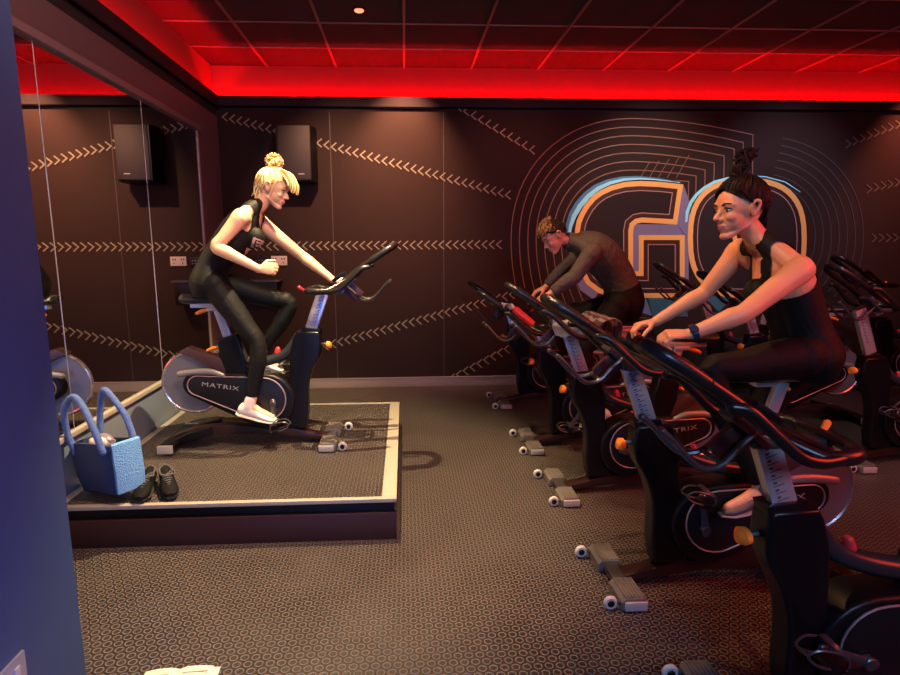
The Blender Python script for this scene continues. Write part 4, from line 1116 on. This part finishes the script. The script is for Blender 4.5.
# --- dark-haired woman (faces left)
def woman():
    YW = 2.47
    A = lambda x, y, Y: at(x, y, Y)
    J = dict(origin=(1.85, YW, 0), back=1, k=1.0, arm=1.02, leg=.93, iris='dark iris', browm=mat('black brow', (.02, .012, .01), .6), lip=(.42, .13, .11))
    J['hipn'] = A(802, 356, YW - .09); J['hipf'] = A(802, 353, YW + .09)
    J['knn'] = A(712, 371, YW - .12); J['ann'] = A(760, 487, YW - .14); J['toen'] = V((-.95, 0, -.22))
    J['knf'] = A(744, 436, YW + .14); J['anf'] = A(730, 526, YW + .15); J['toef'] = V((-.95, 0, -.2))
    J['spine'] = [(A(808, 376, YW), .07, .14), (A(806, 354, YW), .122, .175), (A(801, 332, YW), .106, .135), (A(793, 307, YW), .108, .140), (A(782, 282, YW), .118, .158), (A(776, 266, YW), .092, .150), (A(768, 252, YW), .055, .10)]
    J['chest'] = A(778, 270, YW); J['neck'] = A(765, 247, YW)
    J['bust'] = [A(757, 293, YW + q) for q in (-.075, .075)]; J['shn'] = A(800, 270, 2.30); J['eln'] = A(744, 313, 2.22); J['wrn'] = A(690, 334, 2.25)
    J['shf'] = A(741, 250, 2.66); J['elf'] = A(704, 293, 2.74); J['wrf'] = A(655, 322, 2.70)
    J['handn'] = dict(d=V((-.98, .12, -.02)), nrm=V((0, -.25, 1)), side=V((0, 1, 0)), curl=(40, 55, 35), k=.98, thumb=(.7, .3))
    J['handf'] = dict(d=V((-.95, 0, -.15)), nrm=V((0, .1, 1)), side=V((0, -1, 0)), curl=(35, 50, 35), k=.98)
    J['head'] = A(738, 210, YW); J['hf'] = V((-.97, -.18, -.10)); J['hu'] = V((-.12, -.02, 1)); J['hk'] = 1.07; J['nose'] = 1.8
    J['lat'] = V((.16, 1, 0)).normalized()
    sk = skin_mat('olive skin', (.68, .31, .18))
    st = []
    lg = mat('pale print', (.5, .45, .42), .6)
    cl = dict(kind='tank', top_hi=6, cut=tank_cut(J, YW, (.050, .100), -.03, -.075, .03, -1), top_m=cloth_blk, top_name='tank_top', leg_m=mat('black leggings matt', (.006, .004, .004), .7, bump=(35, .25, .005), spec=.2), straps=st, leg_end=.95,
              shoe_m=mat('pinkish trainer', (.10, .055, .055), .5), sole_m=mat('white sole', (.30, .24, .23), .45))
    t, put, P, fr, bo, body = person('dark-haired woman in black tank top leaning on her handlebar, facing left', J, sk, cl, .004)
    hm = [mat('black hair', (.008, .005, .005), .6, spec=.15), mat('black hair strand', (.004, .003, .003), .5, spec=.1), mat('brown strand', (.02, .010, .007), .5, spec=.2)]
    f, s, u = fr
    mb = cap_hair(P, fr, 1.07, None, hm, 'hair', put, thick=.014, seed=21, count=650, pull=(-.35, 0, 1), wave=.012, r=.003)
    rnd = random.Random(9)
    for i in range(70):   # nape hair and loose tail
        q = rnd.uniform(-.05, .05)
        mb.tube([P(-.085, .0, q), P(-.095, -.045, q * .9), P(-.080 + rnd.uniform(-.015, .015), -.10 + rnd.uniform(-.02, .02), q * .7), P(-.062, -.14 + rnd.uniform(-.02, .03), q * .5)], [.006, .006, .004, .0015], 5, 4, cap='flat')
    for q in (-1, 1):
        for i in range(16):
            mb.tube([P(.045 - i * .004, .078, q * .070), P(.022 - i * .005, .045, q * .081), P(-.012 - i * .004, .020, q * .083), P(-.055, .035, q * .074)], [.004, .0055, .005, .003], 5, 4, cap='flat')
    put('hair', mb.mesh('hair', hm))
    mb = MB(); a = P(.005, .12)
    # tall messy top-knot leaning back
    b0 = [a, P(.0, .150, .0), P(-.020, .180, .006), P(-.015, .205, -.004), P(-.070, .222, .0)]
    for i in range(46):
        o = [V((rnd.uniform(-1, 1), rnd.uniform(-1, 1), rnd.uniform(-1, 1))) * .022 for _ in range(5)]
        mb.tube([p + oo * (.6 if j == 0 else 1) for j, (p, oo) in enumerate(zip(b0, o))], [.008, .008, .007, .006, .003], 6, 4, cap='flat')
    blob_strands(mb, P(-.036, .200), .024, 50, .022, .0045, 6, fr, .9)
    put('hair_bun', mb.mesh('hair_bun', hm))
    # wrist watch
    w = J['wrn']; e = J['eln']; d = (w - e).normalized(); c = w - d * .015
    a = d.orthogonal().normalized(); bb = d.cross(a)
    mb = MB(); pts = [c + a * .0305 * cos(2 * pi * k_ / 20) + bb * .0275 * sin(2 * pi * k_ / 20) for k_ in range(20)]
    mb.tube(pts, .0065, 8, closed=True, flat=None); mb.tube([p + d * .007 for p in pts], .005, 8, closed=True); mb.tube([p - d * .007 for p in pts], .005, 8, closed=True)
    up = (V((0, -.75, .65)) - d * V((0, -.75, .65)).dot(d)).normalized()
    so = put('wrist_watch', mb.mesh('watch', mat('navy strap', (.012, .02, .05), .35)))
    so['label'] = 'dark blue wristwatch'
    mb = MB(); mb.disc(c + up * .034, .018, .008, up, 24); link('watch_face', mb.mesh('face', mat('watch glass', (.02, .03, .08), .12)), so)
woman()

# ------------------------------------------------------------------ bag, shoes, towels
def tote():
    c = V((-1.645, 3.12, PZ))
    t = thing('tote_bag', 'blue towelling tote bag with long looped handles standing on the stage', 'bag', tuple(c), radians(-32)); t.rotation_euler = (0, radians(-7), radians(-32)); t.location.z += .022; t.scale = (1.08, 1.08, 1.06)
    lt = mat('blue terry', (.085, .16, .42), .9, bump=(160, 1.0, .012), var=(90, .35)); dk = mat('navy knit', (.018, .035, .11), .9, bump=(160, .8, .010), var=(90, .3))
    R = lambda w, d, z, x=0: (V((x, 0, z)), V((w, 0, 0)), V((0, d, 0)))
    def ringsq(mb, w, d, z, n=32, x=0):
        vs = []
        for k in range(n):
            a = 2 * pi * k / n; e = .45
            vs.append(mb.bm.verts.new((x + w * math.copysign(abs(cos(a)) ** e, cos(a)), d * math.copysign(abs(sin(a)) ** e, sin(a)), z + .006 * sin(3 * a))))
        return vs
    mb = MB(); prev = None
    for w, d, z in ((.13, .055, .004), (.155, .075, .02), (.175, .088, .10), (.185, .090, .19), (.180, .080, .27), (.168, .068, .27), (.165, .070, .15), (.15, .06, .03)):
        cur = ringsq(mb, w, d, z)
        if prev: mb.bridge(prev, cur)
        else: mb.bm.faces.new(cur[::-1])
        prev = cur
    mb.bm.faces.new(prev)
    bag = mb.build('bag_body', dk, t, ang=80)
    mb = MB()
    mb.prism([(.183, .02), (.196, .10), (.200, .27), (.190, .28), (.178, .2), (.170, .03)], -.075, .075, bev=.008); o = mb.build('end_panel', mat('pale blue terry', (.15, .40, .74), .9, bump=(160, 1.0, .012), var=(90, .3)), t)
    for y in (-.072, .072):
        mb = MB(); mb.tube([(-.13, y, .22), (-.15, y * 1.2, .34), (-.12, y * 1.3, .46), (-.05, y * 1.1, .52), (.02, y * 1.1, .47), (.09, y * 1.2, .37), (.135, y * 1.15, .24)], .0165, 10, 5); mb.build('handle', lt, t)
    return t, c
tote()
tb = mat('white towel', (.66, .62, .56), .9, bump=(150, .8, .006)); tp = mat('striped towel', (.34, .27, .26), .9, bump=(120, .8, .006))
# towel stripes
nt = tp.node_tree; b = nt.nodes['Principled BSDF']; wv = nt.nodes.new('ShaderNodeTexWave'); wv.inputs['Scale'].default_value = 9; wv.inputs['Distortion'].default_value = .6
tcn = nt.nodes.new('ShaderNodeTexCoord'); nt.links.new(tcn.outputs['Object'], wv.inputs['Vector']); cr = nt.nodes.new('ShaderNodeValToRGB')
cr.color_ramp.elements[0].position = .45; cr.color_ramp.elements[0].color = (.20, .11, .11, 1); cr.color_ramp.elements[1].position = .6; cr.color_ramp.elements[1].color = (.55, .45, .42, 1)
nt.links.new(wv.outputs['Fac'], cr.inputs[0]); nt.links.new(cr.outputs[0], b.inputs['Base Color'])

mb = MB(); mb.ell((0, 0, .012), (.07, .045, .035)); mb.tube([(-.05, 0, .02), (0, .02, .04), (.05, -.01, .03)], .02, 10, 4)
o = mb.build('rolled_towel', tb); o.location = (-1.60, 3.33, PZ + .245); tag(o, 'rolled white cloth poking out of the top of the blue tote bag', 'towel')
o.location = (-1.69, 3.16, PZ + .275)
t = thing('drinks_bottle', 'pale bottle with cap standing inside the blue tote bag', 'bottle', (-1.76, 3.20, PZ + .035))
mb = MB(); mb.lathe([(0, 0), (0, .03), (.17, .032), (.215, .018), (.225, .018)], (0, 0, 0), (0, 0, 1), 24); mb.build('bottle_body', mat('frosted plastic', (.45, .48, .52), .25), t)
mb = MB(); mb.lathe([(.222, 0), (.222, .021), (.26, .021), (.265, .016), (.265, 0)], (0, 0, 0), (0, 0, 1), 20); mb.build('cap', pale_m, t)

def trainer(loc, rz, label):
    t = thing('trainer', label, 'shoe', loc, rz, 'black trainers on the stage')
    sm = mat('black trainer mesh', (.004, .004, .004), .75, spec=.15, bump=(200, .5, .004)); s2 = mat('dark sole', (.012, .012, .012), .6)
    mb = MB()
    mb.loft([(V((-.12, 0, .055)), V((0, 0, .02)), V((0, .018, 0))), (V((-.11, 0, .065)), V((0, 0, .045)), V((0, .034, 0))), (V((-.05, 0, .062)), V((0, 0, .045)), V((0, .037, 0))), (V((.02, 0, .052)), V((0, 0, .036)), V((0, .041, 0))),
             (V((.09, 0, .042)), V((0, 0, .026)), V((0, .046, 0))), (V((.135, 0, .036)), V((0, 0, .018)), V((0, .036, 0))), (V((.155, 0, .034)), V((0, 0, .010)), V((0, .016, 0)))], 20)
    mb.build('upper', sm, t)
    mb = MB(); mb.loft([(V((-.125, 0, .014)), V((0, 0, .010)), V((0, .02, 0))), (V((-.10, 0, .014)), V((0, 0, .013)), V((0, .038, 0))), (V((0, 0, .013)), V((0, 0, .012)), V((0, .040, 0))), (V((.09, 0, .013)), V((0, 0, .011)), V((0, .049, 0))), (V((.15, 0, .018)), V((0, 0, .010)), V((0, .025, 0)))], 20); mb.build('sole', s2, t)
    mb = MB(); mb.tube([(-.10, .028, .10), (-.03, .033, .098), (.0, .02, .094), (.0, -.02, .094), (-.03, -.033, .098), (-.10, -.028, .10), (-.118, 0, .112)], .007, 8, 4, closed=True); mb.build('collar', mat('collar lining', (.05, .05, .045), .7), t)
    mb = MB()
    for k in range(5):
        x = .005 + k * .018; z = .090 - k * .0065
        mb.tube([(x, -.022, z - .004), (x + .006, 0, z + .004), (x, .022, z - .004)], .0035, 6, 3)
    mb.tube([(.0, 0, .098), (-.02, .03, .108), (.01, .045, .1), (.015, .02, .1)], .003, 6, 4); mb.build('laces', mat('grey laces', (.10, .10, .09), .7), t)
trainer((-1.455, 3.12, PZ + .003), radians(-80), 'left of the two black trainers beside the blue bag')
trainer((-1.345, 3.14, PZ + .003), radians(-62), 'right of the two black trainers, nearer the bike')

def towel(loc, rot, label, m, W=.34, H=.22, seed=1, hang=.12, r=.03):
    """a cloth draped over a bar running along local y"""
    mb = MB(); nx, ny = 34, 26; rows = []
    for i in range(nx + 1):
        s_ = (i / nx - .5) * H * 2; row = []
        for j in range(ny + 1):
            y = (j / ny - .5) * W; n1 = noise.noise(V((s_ * 9, y * 12, seed))) * .035; n2 = noise.noise(V((y * 20, seed, s_ * 3))) * .03
            arc = r * pi / 2
            if abs(s_) < arc: a = s_ / r; x = sin(a) * r; z = cos(a) * r - r
            else: x = math.copysign(r, s_) * (1 + (abs(s_) - arc) * 1.2); z = -r - (abs(s_) - arc)
            x += n2 * min(1, abs(s_) / .05); row.append(mb.bm.verts.new((x + n1 * .4, y * (1 - .25 * min(1, abs(s_) / H)) + n1, z + n1 * .3)))
        rows.append(row)
    for a, b in zip(rows, rows[1:]):
        for j in range(ny): mb.bm.faces.new((a[j], a[j + 1], b[j + 1], b[j]))
    bmesh.ops.solidify(mb.bm, geom=mb.bm.faces[:], thickness=.006)
    me = mb.mesh('towel', m, ang=80); o = link('towel', me, None, loc, rot); tag(o, label, 'towel'); return o
towel((1.19, 3.44, 1.17), (0, radians(6), radians(3)), 'pink and grey striped towel draped over the empty bike handlebar', tp, W=.42, H=.18, seed=2, r=.075)
towel((.98, 3.36, 1.14), (0, radians(-25), radians(50)), 'small crumpled white towel on the bars of the towel-covered empty bike', tb, W=.22, H=.11, seed=5, r=.03)
towel((.76, 4.30, 1.155), (0, radians(30), radians(20)), 'white cloth slung over the handlebar of the man in charcoal', tb, W=.12, H=.06, seed=8, r=.03)
t = thing('drinks_bottle', 'red bottle lying in the handlebar of the man in charcoal, beside a white cloth', 'bottle', (.88, 4.28, 1.06), radians(15))
t.rotation_euler = (0, radians(-50), 0)
mb = MB(); mb.lathe([(-.10, 0), (-.10, .03), (.07, .032), (.09, .02), (.10, .02)], (0, 0, 0), (0, 0, 1), 24); mb.build('bottle_body', mat('red bottle', (.65, .03, .02), .35), t)
mb = MB(); mb.lathe([(.098, 0), (.098, .022), (.125, .022), (.13, .015), (.13, 0)], (0, 0, 0), (0, 0, 1), 20); mb.build('cap', white_m, t)

# ------------------------------------------------------------------ light
def spot(loc, tgt, power, col, size=60, blend=.5, rad=.05):
    l = D.lights.new('spot', 'SPOT'); l.energy = power; l.color = col; l.spot_size = radians(size); l.spot_blend = blend; l.shadow_soft_size = rad
    o = D.objects.new('spot', l); COL.objects.link(o); o.location = loc
    o.rotation_euler = (V(tgt) - V(loc)).to_track_quat('-Z', 'Y').to_euler(); return o
def area(loc, tgt, power, col, sx, sy):
    l = D.lights.new('area', 'AREA'); l.energy = power; l.color = col; l.shape = 'RECTANGLE'; l.size = sx; l.size_y = sy
    o = D.objects.new('area', l); COL.objects.link(o); o.location = loc
    o.rotation_euler = (V(tgt) - V(loc)).to_track_quat('-Z', 'Y').to_euler(); return o
WARM = (1, .72, .38)
spot((-.39, 3.69, 3.44), (-.95, 3.8, .3), 1050, WARM, 80, .5, .012)          # over the stage
spot((-.1, 2.0, 3.44), (-1.0, 3.9, 1.25), 250, (1, .76, .42), 40, .7, .05)
spot((.1, 2.3, 3.44), (-.25, 3.1, 0), 640, (1, .62, .40), 64, .9, .04)
for x, e, c in ((-.6, 480, (1, .47, .27)), (1.1, 90, (1, .26, .17)), (2.6, 200, (1, .72, .62)), (4.1, 130, (.85, .78, 1)), (5.8, 130, (1, .36, .30))):
    spot((x, 4.7, 3.44), (x + .1, 6.4, 1.95), e, c, 66, .9, .05)
spot((.0, 5.9, 3.42), (.0, 6.4, 2.5), 300, (1, .4, .22), 80, .9, .03)
spot((5.7, 5.9, 3.42), (5.7, 6.4, 2.5), 160, (1, .22, .12), 80, .9, .03)
spot((.55, 3.3, 3.44), (1.3, 3.3, 1.2), 190, (1, .50, .22), 70, .8, .04)
spot((-.3, 1.5, 3.40), (-1.93, 3.0, 2.7), 150, (1, .55, .42), 95, .9, .1)
spot((.1, 4.1, 3.40), (1.3, 4.4, 1.35), 150, (1, .55, .30), 34, .8, .04)
spot((.0, 1.7, 3.40), (1.35, 2.45, 1.3), 190, (1, .50, .22), 40, .8, .04)
spot((3.4, 2.6, 3.40), (3.3, 4.1, 1.0), 110, (.82, .82, 1), 60, .8, .05)
area((4.2, 1.0, 2.8), (1.6, 2.6, 1.2), 120, (1, .06, .025), 2.4, 1.2)
spot((-.3, .5, 3.30), (-1.2, 1.7, 2.7), 45, (1, .62, .5), 60, .9, .1)
area((1.2, -1.4, 2.6), (1.2, 2.0, .9), 60, (.35, .55, 1), .8, .8)
area((-.2, .2, .8), (-1.2, 1.1, .4), 26, (.10, .27, 1), .6, .6)
w = D.worlds.new('world'); SC.world = w; w.use_nodes = True
w.node_tree.nodes['Background'].inputs[0].default_value = (.01, .004, .005, 1)
SC.view_settings.view_transform = 'Standard'; SC.view_settings.look = 'None'; SC.view_settings.gamma = 1; SC.view_settings.exposure = 0.0
SC.view_settings.use_curve_mapping = False
SC.cycles.max_bounces = 6; SC.cycles.sample_clamp_indirect = 3
